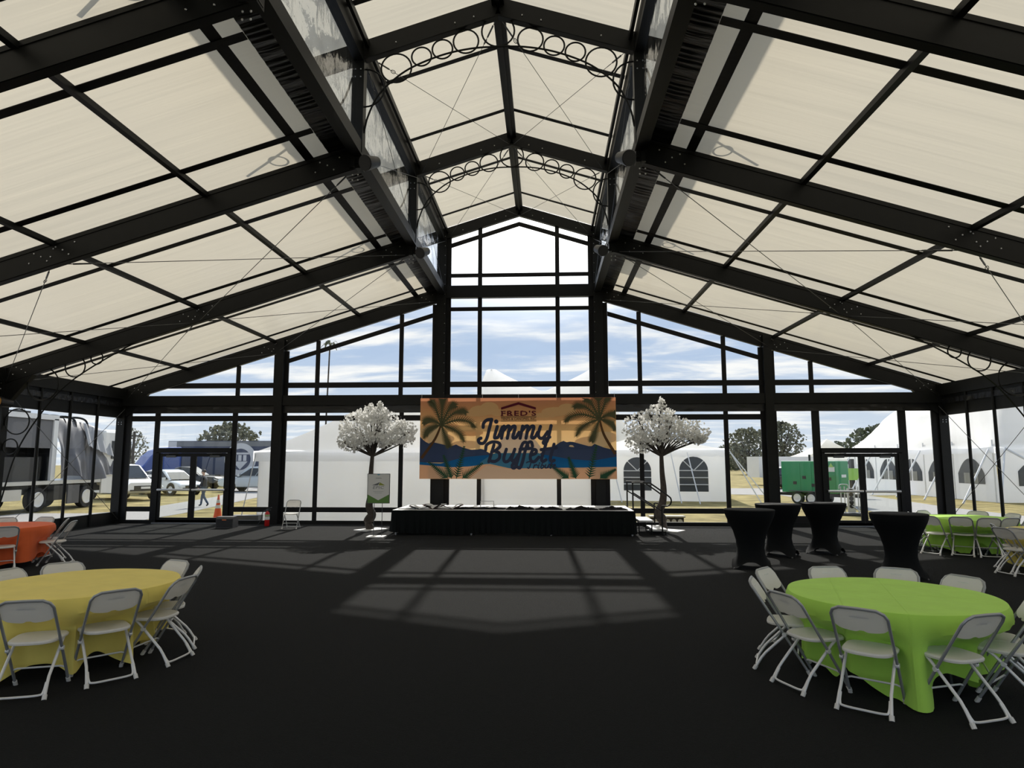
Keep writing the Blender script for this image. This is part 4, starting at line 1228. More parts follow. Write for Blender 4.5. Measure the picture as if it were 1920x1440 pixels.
MB().box(-.08, .08, -.02, -.018, 1.565, 1.575).box(-.14, .14, -.02, -.018, 1.205, 1.21).box(-.10, .10, -.02, -.018, 1.17, 1.175).build('small_print', 'grey_ink', sg)
for s in (-.11, .11): MB().tube([(s, 0, .03), (s, 0, .9)], .009, 6).build('leg', 'grey_metal', sg)
MB().box(-.27, .2, -.2, .2, 0, .022).build('base_plate', 'white_paint', sg)

# ---- extinguisher, speaker box
fe = thing('fire_extinguisher', 'red fire extinguisher standing by the gable post left of the lone chair', 'extinguisher', (-7.93, 20.72, 0))
MB().lathe([(.06, 0), (.075, .02), (.075, .36), (.06, .42), (.03, .45), (.022, .48)], 18).build('cylinder', 'red_paint', fe, smooth=True)
MB().lathe([(.0765, .20), (.0765, .30)], 18).build('label_band', 'label_white', fe, smooth=True)
MB().lathe([(.0768, .31), (.0768, .36)], 18).build('label_band', 'label_green', fe, smooth=True)
v = MB().box(-.03, .03, -.025, .025, .47, .52); v.beam((-.02, 0, .53), (.13, 0, .58), .025, .015); v.beam((-.02, 0, .5), (.11, 0, .5), .025, .012)
v.build('handle', 'grey_metal', fe)
MB().tube(spline([(-.03, 0, .5), (-.14, -.03, .42), (-.17, -.05, .2), (-.25, -.06, .06)], 6), .012, 6).build('hose', 'black_plastic', fe)
sb = thing('monitor_speaker', 'small dark grey speaker box on the carpet right of the left double door', 'speaker', (-8.96, 20.2, 0), .05)
MB().prism([(-.20, 0), (.20, 0), (.20, .2), (.12, .34), (-.17, .34), (-.20, .28)], 'x', -.26, .26).build('cabinet', 'dark_grey_plastic', sb)
MB().box(-.24, .24, -.212, -.2, .03, .27).build('grille', 'black_plastic', sb)
MB().box(-.07, .06, -.216, -.21, .235, .262).build('badge', 'orange_mark', sb)

# ---- par lights on the clerestory posts and one at the eave
def par_can(label, loc, sgn, lens='black_plastic', rot=(0, 0, 0)):
    t = thing('spot_light', label, 'lamp', (loc[0]+sgn*.06, loc[1], loc[2]), 0, 'spot lights on the frame')
    t.scale = (1.35, 1.35, 1.35)
    b = MB().lathe([(.045, -.13), (.075, -.12), (.085, -.02), (.105, .10), (.105, .13)], 18)
    b.xf(Euler((radians(115)+rot[0], 0, rot[2]+sgn*radians(-25))).to_matrix().to_4x4()).build('lamp_body', 'black_plastic', t, smooth=True)
    l = MB().lathe([(.095, .131), (.095, .136)], 18); l.xf(Euler((radians(115)+rot[0], 0, rot[2]+sgn*radians(-25))).to_matrix().to_4x4()).build('lens', lens, t)
    y = MB().tube([(-sgn*.25, .05, 0), (-sgn*.12, .0, 0), (-sgn*.12, 0, -.02)], .02, 6); y.box(min(-sgn*.28, -sgn*.22), max(-sgn*.28, -sgn*.22), -.02, .12, -.06, .06)
    y.build('yoke', 'black_metal', t)
par_can('black spot light on the left clerestory post, nearer pair', (-2.36, 11.30, 7.42), 1)
par_can('black spot light on the right clerestory post, nearer pair', (2.33, 11.30, 7.40), -1)
par_can('black spot light on the left clerestory post, farther pair', (-2.33, 16.36, 7.38), 1)
par_can('black spot light on the right clerestory post, farther pair', (2.31, 16.36, 7.37), -1)
par_can('black spot light at the left eave, a warm reflection coloured into its lens', (-13.12, 16.25, 3.52), 1, 'lens_reflection', (-.5, 0, .2))
# ================================================================== OUTDOORS
gr = MB().box(-260, 260, -60, 500, GZ-.5, GZ-.01).build('ground', 'grass'); gr['kind'] = 'structure'
def road(name, pts):
    o = MB().add([(x, y, GZ) for x, y in pts]+[(x, y, GZ-.05) for x, y in pts], [tuple(range(len(pts)))]+[tuple(range(len(pts), 2*len(pts)))[::-1]]).build(name, 'gravel')
    o['kind'] = 'structure'
road('road', [(-13.9, -30), (-13.9, 21), (-14.4, 27.4), (-21.2, 27.2), (-21.2, -30)])
road('road', [(-14.4, 27.4), (-17.0, 42), (-21, 60), (-27, 60), (-19.6, 41), (-17.5, 28.6), (-18.5, 27.3)])
road('road', [(14.2, -30), (20, -30), (20, 33), (21.5, 44), (38, 46), (38, 55), (9, 55), (9, 46), (16, 44), (15.2, 31), (14.0, 22)])

# ---- white tents
def wave_wall(a, b, z0, z1, name, parent, n=60, amp=.03, m='tent_white'):
    a, b = Vector((*a, 0)), Vector((*b, 0)); d = b-a; L = d.length; nr = Vector((d.y, -d.x, 0)).normalized()
    def fn(u, v):
        p = a+d*u; s = u*L
        w = amp*(1-.3*v)*(noise.noise(Vector((s*.9, v*2.2, a.x)))*1.6+.4*sin(s*2.1+v*3))
        q = p+nr*w; return (q.x, q.y, z0+(z1-z0)*v+.02*sin(s*1.7)*(v > .99))
    return MB().grid(fn, n, 10).build(name, m, parent, smooth=True)
def hip_roof(x0, x1, y0, y1, ze, zp, r0, r1, parent, sag=.35, m='tent_white'):
    """swept hip roof; r0, r1 ridge ends"""
    def side(c0, c1, q0, q1):
        c0, c1, q0, q1 = [Vector(p) for p in (c0, c1, q0, q1)]
        def fn(u, v):
            e = c0.lerp(c1, u); t = q0.lerp(q1, u); p = e.lerp(t, v)
            p.z = ze+(zp-ze)*((1-sag)*v+sag*v*v) - .10*sag*sin(pi*u)*(1-v)
            return p
        MB().grid(fn, 14, 10).build('roof_panel', m, parent, smooth=True)
    A, B, C_, D_ = (x0, y0, ze), (x1, y0, ze), (x1, y1, ze), (x0, y1, ze)
    side(A, B, r0, r1); side(B, C_, r1, r1); side(C_, D_, r1, r0); side(D_, A, r0, r0)
def pole(p, q, r, m='tent_strap'): return MB().tube([p, q], r, 6)

# near frame tent
ft = thing('frame_tent', 'plain white walled frame tent standing close behind the glazed gable, left of centre', 'tent', (0, 0, 0))
wave_wall((-9.7, 24.0), (2.55, 25.1), GZ, 2.42, 'tent_wall', ft, 90, .05)
wave_wall((-9.75, 34.0), (-9.7, 24.0), GZ, 2.42, 'tent_wall', ft, 50, .04)
wave_wall((2.55, 25.1), (2.5, 34.0), GZ, 2.42, 'tent_wall', ft, 50, .04)
hip_roof(-9.85, 2.7, 23.9, 34.0, 2.36, 4.85, (-6.6, 29, 4.85), (-.6, 29.3, 4.85), ft, .25)
wave_wall((-9.88, 23.88), (2.72, 24.98), 2.02, 2.40, 'valance', ft, 90, .02)
for x, y in ((-9.72, 24.0), (-5.6, 24.4), (-1.5, 24.75), (2.56, 25.1)): pole((x, y+.08, GZ), (x, y+.08, 2.4), .04).build('tent_pole', 'aluminium', ft)
pole((-9.8, 23.9, 2.3), (-10.05, 23.4, GZ), .02).build('guy_strap', 'tent_strap', ft)
MB().box(-10.3, -9.3, 23.2, 23.6, GZ, .12).build('ballast_cover', 'tarp_grey', ft)

# tent with two arched windows
at = thing('walled_tent', 'white tent with two arched paned windows seen right of the banner', 'tent', (0, 0, 0))
wave_wall((3.0, 37.6), (10.75, 36.7), GZ, 2.72, 'tent_wall', at, 90, .05)
wave_wall((10.75, 36.7), (11.6, 43), GZ, 2.72, 'tent_wall', at, 40, .03)
hip_roof(2.8, 10.9, 36.6, 43.5, 2.66, 3.55, (6.4, 40, 3.55), (7.4, 40, 3.55), at, .3)
def vw(u, v):
    x = 3.0+7.8*u; y = 37.52-.9*u-.06
    return (x, y, 2.68-.36*v-.07*v*abs(sin(u*34)))
MB().grid(vw, 110, 3).build('scalloped_valance', 'tent_white', at, smooth=True)
def arched_window(xc, w, z0, z1, yf, parent, dirx=1.0, m='tent_window'):
    pts = [(-w/2, z0), (w/2, z0), (w/2, z1-w/2)]+[(w/2*cos(a), z1-w/2+w/2*sin(a)) for a in [pi*i/14 for i in range(1, 14)]]+[(-w/2, z1-w/2)]
    wn = MB().add([(xc+x, yf(xc+x)-.05, z) for x, z in pts], [tuple(range(len(pts)))]).build('arched_window', m, parent)
    def bar(p, q):
        MB().beam((xc+p[0], yf(xc+p[0])-.07, p[1]), (xc+q[0], yf(xc+q[0])-.07, q[1]), .05, .05).build('glazing_bar', 'tent_strap', wn)
    for x in (-w/4, 0, w/4): bar((x, z0), (x, z1-w/2))
    for i in range(1, 4): z = z0+(z1-w/2-z0)*i/3; bar((-w/2, z), (w/2, z))
    for a in (45, 90, 135): bar((0, z1-w/2), (w/2*cos(radians(a)), z1-w/2+w/2*sin(radians(a))))
yf = lambda x: 37.6-(x-3)*.116
arched_window(5.92, 1.5, .42, 2.25, yf, at); arched_window(8.93, 1.52, .38, 2.28, yf, at)
for a, b in (((4.4, 37.3, 2.6), (4.9, 35.9, GZ)), ((7.7, 36.9, 2.6), (7.9, 35.2, GZ)), ((8.6, 36.8, 2.5), (8.72, 34.6, GZ)), ((10.8, 36.5, 2.6), (12.1, 35.6, GZ)), ((10.8, 36.6, 2.6), (12.7, 35.9, GZ))):
    pole(a, b, .03).build('guy_strap', 'tent_strap', at)

# big pole tent far behind, two peaks
bt = thing('pole_tent', 'huge white pole tent with two swept peaks, far behind the centre bay', 'tent', (0, 0, 0))
def big(u, v):
    x = -9.5+20*u; y = 56+16*v
    px = [-4.4, 5.7]
    ridge = max(11.05-.62*max(0, abs(x-p)-.35)**.85 if abs(x-p) < 5.4 else 0 for p in px)
    ridge = min(ridge, 11.0-2.6*max(0, -4.9-x)**.9, 11.0-2.6*max(0, x-6.2)**.9)
    e = min(1, max(0, (x+9.5)/4)); s = 1-abs(2*v-1)
    z = 3.2+(max(ridge, 3.3)-3.2)*s**1.25*(e**.9)
    return (x, y, z)
MB().grid(big, 100, 28).build('tent_canopy', 'tent_white', bt, smooth=True)
wave_wall((-9.4, 56), (10.4, 56), GZ, 3.2, 'tent_wall', bt, 40)
for x in (-4.4, 5.7): pole((x, 64, GZ), (x, 64, 10.95), .06).build('tent_pole', 'aluminium', bt)

# marquee on the right with cathedral windows
mq = thing('marquee_tent', 'large white marquee with pointed windows and curtains beyond the right glass wall', 'tent', (0, 0, 0))
MX, MY0, MY1, ME = 24.75, 36.5, 54.0, 2.72
wave_wall((MX, MY1), (MX, MY0), GZ, ME, 'tent_wall', mq, 80, .04)
wave_wall((MX, MY0), (MX+22, MY0), GZ, ME, 'tent_wall', mq, 70, .04)
def marq(u, v):
    # swept surface with two masts
    x = MX-.25+22*u; y = MY0-.3+(MY1-MY0+.6)*v
    e = min(u*22, (1-u)*22, 99)/11; f = min(v, 1-v)*2
    ex = min(1, e); h = 0
    for mx_, my_ in ((MX+7.0, 41.2), (MX+7.0, 48.4), (MX+16, 41.2), (MX+16, 48.4)):
        h = max(h, 6.4*max(0, 1-hypot((x-mx_)*.95, (y-my_)*.98)/9.5)**1.12)
    edge = min(1, min(x-(MX-.25), y-(MY0-.3), MY1+.3-y)/2.2)
    return (x, y, ME+.02+h*max(0, edge)**.6 + .25*max(0, edge))
MB().grid(marq, 60, 48).build('tent_canopy', 'tent_white', mq, smooth=True)
def vq(u, v): return (MX-.30-.02*sin(u*60), MY0-.3+(MY1-MY0+.6)*u, ME+.06-.34*v-.05*abs(sin(u*pi*4))*(1-v))
MB().grid(vq, 90, 3).build('valance', 'tent_white', mq, smooth=True)
def vq2(u, v): return (MX-.3+22.3*u, MY0-.33, ME+.06-.34*v-.05*abs(sin(u*pi*5))*(1-v))
MB().grid(vq2, 90, 3).build('valance', 'tent_white', mq, smooth=True)
def cath(yc, w, z0, z1, flip):
    # half of a pointed window: curved head rising toward one side
    pts = [(yc-w/2, z0), (yc+w/2, z0)]
    n = 8
    for i in range(n+1):
        t = i/n; h = z1-(z1-1.35)*((1-t if flip else t))**2.0
        pts.append((yc+w/2-w*t, h))
    wn = MB().add([(MX-.07, y, z) for y, z in pts], [tuple(range(len(pts)))]).build('pointed_window', 'tent_window', mq)
    y0 = yc+(-.48 if flip else .02)*w; 
    def cu(u, v): return (MX-.085-.02*sin(u*40), y0+.46*w*u, z0+.02+(1.36-z0)*v)
    MB().grid(cu, 20, 2).build('window_curtain', 'curtain', wn)
for yc in (38.6, 41.6, 44.6, 47.6, 50.8):
    cath(yc-.62, 1.08, .78, 2.18, False); cath(yc+.62, 1.08, .78, 2.18, True)
cw = MB().add([(MX+1.0, MY0-.06, .72), (MX+4, MY0-.06, .72), (MX+4, MY0-.06, 2.1), (MX+2, MY0-.06, 2.1), (MX+1.3, MY0-.06, 1.8), (MX+1.0, MY0-.06, 1.5)], [tuple(range(6))]).build('pointed_window', 'tent_window', mq)
for y in (36.6, 40.1, 43.1, 46.1, 49.2, 52.4):
    pole((MX-.1, y, GZ), (MX-.1, y, ME+.45), .04).build('tent_pole', 'tent_strap', mq)
    pole((MX-.3, y, ME-.05), (MX-2.5, y-1.1, GZ), .05).build('guy_strap', 'tent_strap', mq)
for y0_, z_ in ((37.5, 6.2), (45.0, 5.6)):
    MB().tube(spline([(MX-.2, y0_+3.2, ME+.15), (MX+2.2, y0_+4.0, 4.1), (MX+4.5, y0_+4.4, 5.9)], 5), .05, 6).build('roof_strap', 'tent_strap', mq)
pole((MX+.2, MY0-.4, ME), (MX-1.4, MY0-2.2, GZ), .05).build('guy_strap', 'tent_strap', mq)
pole((MX+.2, MY0-.4, ME), (MX+1.9, MY0-2.4, .9), .06).build('guy_strap', 'tent_strap', mq)
dv = MB().box(MX-.12, MX-.05, 52.7, 53.7, GZ, 2.2).build('doorway', 'screen_dark', mq)
s2 = thing('peaked_tent', 'small white peaked tent far behind the green generator', 'tent', (0, 0, 0))
hip_roof(26, 33, 66, 72, 2.3, 4.3, (29.5, 69, 4.3), (29.5, 69, 4.3), s2, .5); wave_wall((26.2, 66), (32.8, 66), GZ, 2.3, 'tent_wall', s2, 20)
s3 = thing('low_tent', 'low white tent with dark sides far beyond the left double door', 'tent', (0, 0, 0))
hip_roof(-41.5, -30.5, 70, 78, 1.55, 2.75, (-38.5, 74, 2.75), (-33, 74, 2.75), s3, .1)
MB().box(-41, -31, 70.4, 77, GZ, 1.5).build('tent_side', 'trailer_grey', s3)
for i in range(9): MB().box(-40.8+i*1.2, -40.3+i*1.2, 70.2, 70.35, .2, 1.5).build('side_opening', 'screen_dark', s3)

# ---- vehicles
def wheel(t, x, y, r=.37, w=.24, side=-1):
    q = MB().lathe([(r*.62, -w/2), (r*.95, -w/2), (r, -w*.3), (r, w*.3), (r*.95, w/2), (r*.62, w/2)], 26, (x, y, r), 'y')
    wl = q.build('wheel', 'tyre', t, smooth=True)
    h = MB().lathe([(r*.64, -w*.5), (r*.60, -w*.56), (r*.5, -w*.52), (r*.2, -w*.53), (.01, -w*.56)] if side < 0 else [(.01, w*.56), (r*.2, w*.53), (r*.5, w*.52), (r*.60, w*.56), (r*.64, w*.5)], 20, (x, y, r), 'y')
    h.build('rim', 'rim', wl, smooth=True)
def car(name, label, x, y, rz, L, W, H, kind, paint):
    """nose toward +x; side profile lofted with tumblehome"""
    t = thing(name, label, 'car', (x, y, GZ), rz)
    hb = {'suv': .62, 'sedan': .60, 'pickup': .60}[kind]*H
    if kind == 'suv':
        lo = [(-.5, .22, .55), (-.49, .20, .60), (-.40, .18, hb/H), (-.2, .17, hb/H), (.12, .17, hb/H*.98), (.28, .17, hb/H*.94), (.44, .19, hb/H*.86), (.49, .24, hb/H*.72), (.5, .28, .5)]
        rf = [(-.47, hb/H), (-.42, .93), (-.36, .99), (-.1, 1.0), (.06, .97), (.22, hb/H*.97)]
    elif kind == 'pickup':
        lo = [(-.5, .28, .55), (-.49, .26, .6), (-.3, .24, .6), (-.1, .22, .6), (.1, .22, .62), (.26, .22, .6), (.44, .24, .56), (.49, .28, .5), (.5, .3, .46)]
        rf = [(-.16, .6), (-.13, .93), (-.06, 1.0), (.08, .98), (.24, .61)]
    else:
        lo = [(-.5, .24, .52), (-.49, .2, .58), (-.38, .17, .62), (-.2, .16, .62), (.1, .16, .62), (.26, .16, .58), (.42, .18, .50), (.49, .22, .42), (.5, .26, .34)]
        rf = [(-.46, .6), (-.34, .9), (-.2, .99), (0, 1.0), (.1, .95), (.27, .60)]
    vs = []; n = len(lo); ring = 10
    for i, (fx, fb, ft) in enumerate(lo):
        k = (.90 if i in (0, n-1) else (.965 if i in (1, n-2) else 1))*W/2
        zb, zt = fb*H, ft*H; zm = zb+(zt-zb)*.55
        prof = [(-k*.86, zb), (-k, zb+.06), (-k*1.0, zm), (-k*.95, zt-.05), (-k*.86, zt), (k*.86, zt), (k*.95, zt-.05), (k, zm), (k, zb+.06), (k*.86, zb)]
        vs += [(fx*L, a, b) for a, b in prof]
    fs = [(i*ring+j, i*ring+(j+1) % ring, (i+1)*ring+(j+1) % ring, (i+1)*ring+j) for i in range(n-1) for j in range(ring)]
    fs += [tuple(range(ring)), tuple(range((n-1)*ring, n*ring))[::-1]]
    body = MB().add(vs, fs).build('body', paint, t, smooth=True)
    # cabin
    vs = []; m = len(rf); kb = W/2*.93; kt = W/2*.74
    for fx, fz in rf:
        u = min(1, max(0, (fz*H-hb)/(H-hb))); k = kb+(kt-kb)*u
        vs += [(fx*L, -kb, hb*.97), (fx*L, -k, fz*H-.02), (fx*L, -k*.9, fz*H+.015), (fx*L, k*.9, fz*H+.015), (fx*L, k, fz*H-.02), (fx*L, kb, hb*.97)]
    fs = [(i*6+j, i*6+j+1, (i+1)*6+j+1, (i+1)*6+j) for i in range(m-1) for j in range(5)]
    MB().add(vs, fs).build('cabin', paint, body, smooth=True)
    # glass: side windows, windscreen, rear window
    for s in (-1, 1):
        a, b = rf[0], rf[-1]; xs0, xs1 = rf[1][0]*L, rf[-2][0]*L
        zt = H*.93; zb = hb+.02
        kk = lambda z: (kb+(kt-kb)*(z-hb)/(H-hb))+.012
        cuts = [(a[0]*L*.93, xs0*.98), (b[0]*L*.93, xs1)]
        P0, P1 = a[0]*L+.14, b[0]*L-.16
        for q0, q1, r0, r1 in ((0, .30, .05, .30), (.32, .60, .32, .60), (.62, 1, .62, .93)):
            xb0, xb1 = P0+(P1-P0)*q0, P0+(P1-P0)*q1; xt0, xt1 = xs0+.08+(xs1-xs0-.1)*r0, xs0+.08+(xs1-xs0-.1)*r1
            if kind == 'pickup' and q0 == 0: continue
            MB().add([(xb0, s*kk(zb), zb), (xb1, s*kk(zb), zb), (xt1, s*kk(zt), zt), (xt0, s*kk(zt), zt)], [(0, 1, 2, 3)]).build('side_window', 'car_glass', t)
        wheel(t, -.30*L, s*(W/2-.10), .185*W if kind == 'sedan' else .2*W, .24, s); wheel(t, .31*L, s*(W/2-.10), .185*W if kind == 'sedan' else .2*W, .24, s)
        for fx in (-.30, .31):
            r = .225*W
            MB().lathe([(.02, 0), (r, 0)], 22, (fx*L, s*(W/2+.004), .195*W), 'y').build('wheel_arch', 'car_black', t)
        MB().box(.16*L, .19*L, min(s*W*.48, s*W*.58), max(s*W*.48, s*W*.58), hb+.02, hb+.16).build('mirror', paint, t)
        zl = lo[-2][2]*H
        MB().prism([(.44*L, zl-.02), (.497*L, zl-.13), (.50*L, zl-.2), (.46*L, zl-.14)], 'y', s*W*.30 if s > 0 else s*W*.49, s*W*.49 if s > 0 else s*W*.30).build('headlight', 'lamp_glass', t)
    a, b = rf[-2], rf[-1]
    MB().add([(a[0]*L+.03, -kt*.88, a[1]*H-.01), (a[0]*L+.03, kt*.88, a[1]*H-.01), (b[0]*L+.02, kb*.9, b[1]*H+.03), (b[0]*L+.02, -kb*.9, b[1]*H+.03)], [(0, 1, 2, 3)]).build('windscreen', 'car_glass', t)
    zl = lo[-2][2]*H; nx = .5*L
    g = MB()
    for i in range(4): g.box(nx-.03, nx+.02, -W*.28, W*.28, zl-.30+i*.06, zl-.265+i*.06)
    g.box(nx-.05, nx+.005, -W*.30, W*.30, zl-.32, zl-.06)
    g.build('grille', 'car_black', t)
    MB().box(nx-.04, nx+.03, -W*.40, W*.40, lo[-1][1]*H-.02, lo[-1][1]*H+.06).build('bumper_intake', 'car_black', t)
    MB().box(nx, nx+.03, -.25, .25, lo[-1][1]*H+.10, lo[-1][1]*H+.22).build('number_plate', 'label_white', t)
    return t
car('suv', 'large white SUV with barred grille parked nose out left of the double door', -23.6, 37.4, radians(-32), 5.3, 2.05, 2.0, 'suv', 'car_white')
car('sedan', 'white sedan parked nose out, seen through the left leaf of the left double door', -24.2, 43.2, radians(-24), 4.8, 1.9, 1.62, 'sedan', 'car_white')
car('suv', 'white SUV showing only its roof and windscreen behind the nearer white cars', -30.0, 45.8, radians(-25), 4.9, 1.95, 1.9, 'suv', 'car_white')
car('suv', 'pale silver SUV parked side-on behind the walking man', -20.2, 47.6, radians(180), 4.9, 1.95, 1.8, 'suv', 'car_silver')
car('pickup_truck', 'dark pickup truck parked beyond the white sedan', -27.5, 51.5, radians(5), 5.4, 2.0, 1.75, 'pickup', 'car_black')
car('pickup_truck', 'silver pickup parked behind the silver SUV, by the corner of the near white tent', -20.0, 54.5, radians(-10), 5.6, 2.0, 1.9, 'pickup', 'car_silver')
car('suv', 'dark parked SUV left of the green generator', 20.7, 55.5, radians(60), 4.8, 1.9, 1.75, 'suv', 'car_black')
car('suv', 'white car parked beside the dark SUV behind the generator trailer', 23.5, 60.5, radians(20), 4.6, 1.9, 1.6, 'suv', 'car_white')

# ---- flatbed truck with a screen box and draped tarpaulin, alongside the left wall
tr = thing('screen_truck', 'flatbed truck with a tall framed box and grey draped tarpaulin beyond the left wall', 'truck', (-22.2, 28.5, GZ))
X0, X1 = -1.15, 1.15
def tb(x0, x1, y0, y1, z0, z1, nm, m, p=tr, **k): return MB().box(x0, x1, y0-28.5, y1-28.5, z0, z1).build(nm, m, p, **k)
tb(X0, X1, 21.5, 32.3, 1.16, 1.32, 'bed', 'aluminium')
tb(X0+.3, X1-.3, 21.5, 33.2, .75, 1.14, 'chassis', 'black_metal')
for y in (27.84, 23.9, 30.9):
    for s in (-1, 1): wheel(tr, 0, 0, .52, .3, -1)
ws = [c for c in tr.children if c.name.split('.')[0] == 'wheel']
for o, (y, s) in zip(ws, [(y, s) for y in (27.84, 23.9, 30.9) for s in (1, -1)]):
    o.rotation_euler = (0, 0, pi/2 if s > 0 else -pi/2)
    o.location = (s*(X1-.18), y-28.5, 0)
# framed box
for y in (21.6, 28.55): tb(X1-.12, X1, y-.13, y+.13, 1.3, 4.05, 'box_post', 'white_paint'); tb(X0, X0+.12, y-.13, y+.13, 1.3, 4.05, 'box_post', 'white_paint')
tb(X0, X1, 21.5, 28.7, 4.0, 4.22, 'box_roof', 'white_paint')
tb(-.1, 0, 21.7, 28.4, 1.32, 4.0, 'screen_panel', 'screen_dark')
tb(X0+.1, X1-.12, 28.45, 28.5, 1.32, 4.0, 'end_panel', 'screen_dark')
tb(X1-.16, X1-.06, 21.75, 28.4, 2.75, 3.98, 'shade_panel', 'tarp_grey')
tb(.2, .9, 22, 27.4, 1.32, 2.0, 'stacked_gear', 'tan_cloth'); tb(.1, .95, 25.6, 27.9, 1.32, 2.35, 'gear_case', 'black_plastic')
tb(.2, 1.0, 22, 24.5, 2.0, 2.5, 'gear_cover', 'tan_cloth')
for y in (22.2, 24.2, 26.2): tb(X0, X1, y, y+.8, 4.22, 4.3, 'roof_hatch', 'black_plastic')
# tarpaulin hung over bows
def tarp(u, v):
    y = 28.75+3.7*u-28.5; z = 4.15-2.75*v-(.35*u*u)*(1-v)
    x = X1-.35+.55*v**.7+.16*sin(u*17+3*v)*v+.10*sin(u*31)*v + .12*noise.noise(Vector((u*5, v*3, 2)))
    return (x-.3*u*(1-v), y+.35*v*u, z+.12*sin(u*9)*v*v)
MB().grid(tarp, 70, 24).build('draped_tarpaulin', 'tarp_grey', tr, smooth=True)
def tarp2(u, v):
    y = 30.6+1.9*u-28.5; z = 4.0-1.1*v-.5*u
    return (X1-.25+.35*v+.06*sin(u*22), y, z)
MB().grid(tarp2, 30, 12).build('clear_tarpaulin', 'tarp_light', tr, smooth=True)
for y in (28.9, 29.5, 30.2, 31.0):
    MB().tube(spline([(X0+.2, y-28.5, 1.3), (X0+.25, y-28.5, 4.0), (0, y-28.5, 4.28), (X1-.4, y-28.5, 4.1), (X1-.3, y-28.5, 3.3)], 6), .05, 6).build('tarpaulin_bow', 'black_metal', tr)
tb(X0+.1, X1-.05, 31.9, 33.2, 1.0, 3.75, 'cab', 'white_paint', bevel=.15); tb(X1-.06, X1-.02, 32.5, 33.0, 2.3, 3.2, 'cab_window', 'car_glass')
tb(X1-.05, X1+.02, 31.8, 33.3, .62, 1.5, 'side_step', 'white_paint'); tb(X1-.25, X1+.05, 24.4, 26.8, .55, 1.0, 'side_box', 'aluminium')
tb(X1-.3, X1, 28.7, 29.4, .45, 1.1, 'fuel_tank', 'black_plastic'); tb(X1-.06, X1+.02, 29.55, 30.3, .25, 1.1, 'mud_flap', 'tarp_grey')

# ---- blue lorry tractor and long trailer
lo = thing('blue_lorry', 'blue tractor unit of an articulated lorry behind the parked white cars', 'truck', (-33.2, 57.3, GZ), radians(-125))
lo.scale = (.86, .86, .86)
MB().prism([(1.2, .9), (3.2, .9), (3.25, 1.7), (2.2, 2.1), (1.6, 3.0), (.9, 3.6), (-.2, 3.95), (-1.5, 4.0), (-1.5, .9)], 'y', -1.2, 1.2).build('cab', 'truck_blue', lo, bevel=.12)
MB().prism([(2.15, 2.12), (1.62, 2.95), (1.5, 2.9), (2.0, 2.1)], 'y', -1.05, 1.05).build('windscreen', 'car_glass', lo)
for s in (-1, 1): MB().box(.5, 1.3, min(s*1.2, s*1.215), max(s*1.2, s*1.215), 2.0, 2.8).build('side_window', 'car_glass', lo); MB().box(-1.5, .2, min(s*1.2, s*1.22), max(s*1.2, s*1.22), 1.0, 1.25).build('side_skirt', 'white_paint', lo)
for x in (2.3, -1.2): wheel(lo, x, 1.0, .5, .3, 1); wheel(lo, x, -1.0, .5, .3, -1)
tl = thing('box_trailer', 'long dark navy box trailer with a big white ring emblem behind the left door', 'trailer', (-27.0, 60.0, GZ))
MB().box(-7.2, 13.0, 0, 2.5, .95, 4.05).build('box_body', 'trailer_navy', tl)
MB().box(-6.4, 3, -.02, 0, 3.55, 4.0).build('top_panel', 'trailer_grey', tl)
MB().box(-7.2, -6.4, -.03, 0, 3.2, 4.0).build('white_panel', 'logo_white', tl)
def ring_disc(cx, cz, r0, r1, y, n=40, a0=0, a1=2*pi):
    vs = []; fs = []
    for i in range(n+1):
        a = a0+(a1-a0)*i/n; vs += [(cx+r0*cos(a), y, cz+r0*sin(a)), (cx+r1*cos(a), y, cz+r1*sin(a))]
    fs = [(2*i, 2*i+1, 2*i+3, 2*i+2) for i in range(n)]
    return MB().add(vs, fs)
ring_disc(-.3, 2.35, .98, 1.5, -.025).build('ring_emblem', 'logo_white', tl)
MB().add([(-.3+x, -.024, 2.35+z) for x, z in ((-.85, .45), (.85, .45), (.75, .62), (-.75, .62))], [(0, 1, 2, 3)]).add([(-.3+x, -.024, 2.35+z) for x, z in ((-.7, -.2), (.7, -.2), (0, -.95))], [(0, 1, 2)]).build('emblem_bars', 'logo_white', tl)
for i in range(3): MB().box(-.95+i*.46, -.65+i*.46, -.024, -.004, 2.2, 2.75).build('emblem_bars', 'logo_white', tl)
for x in (8, 9.4): wheel(tl, x, .3, .5, .3, -1)
wt = thing('white_trailer', 'white box trailer far off, left of the green generator', 'trailer', (23.3, 62.5, GZ), .2)
MB().box(-3.0, 3.0, 0, 2.2, .7, 2.6).build('box_body', 'white_paint', wt)
for x in (-.5, .6): wheel(wt, x, .2, .4, .25, -1)

# ---- green generator on a trailer
ge = thing('generator', 'green towable generator on a twin axle trailer outside the right double door', 'generator', (14.7, 34.7, GZ), radians(-52))
ge.scale = (.95, .95, .95)
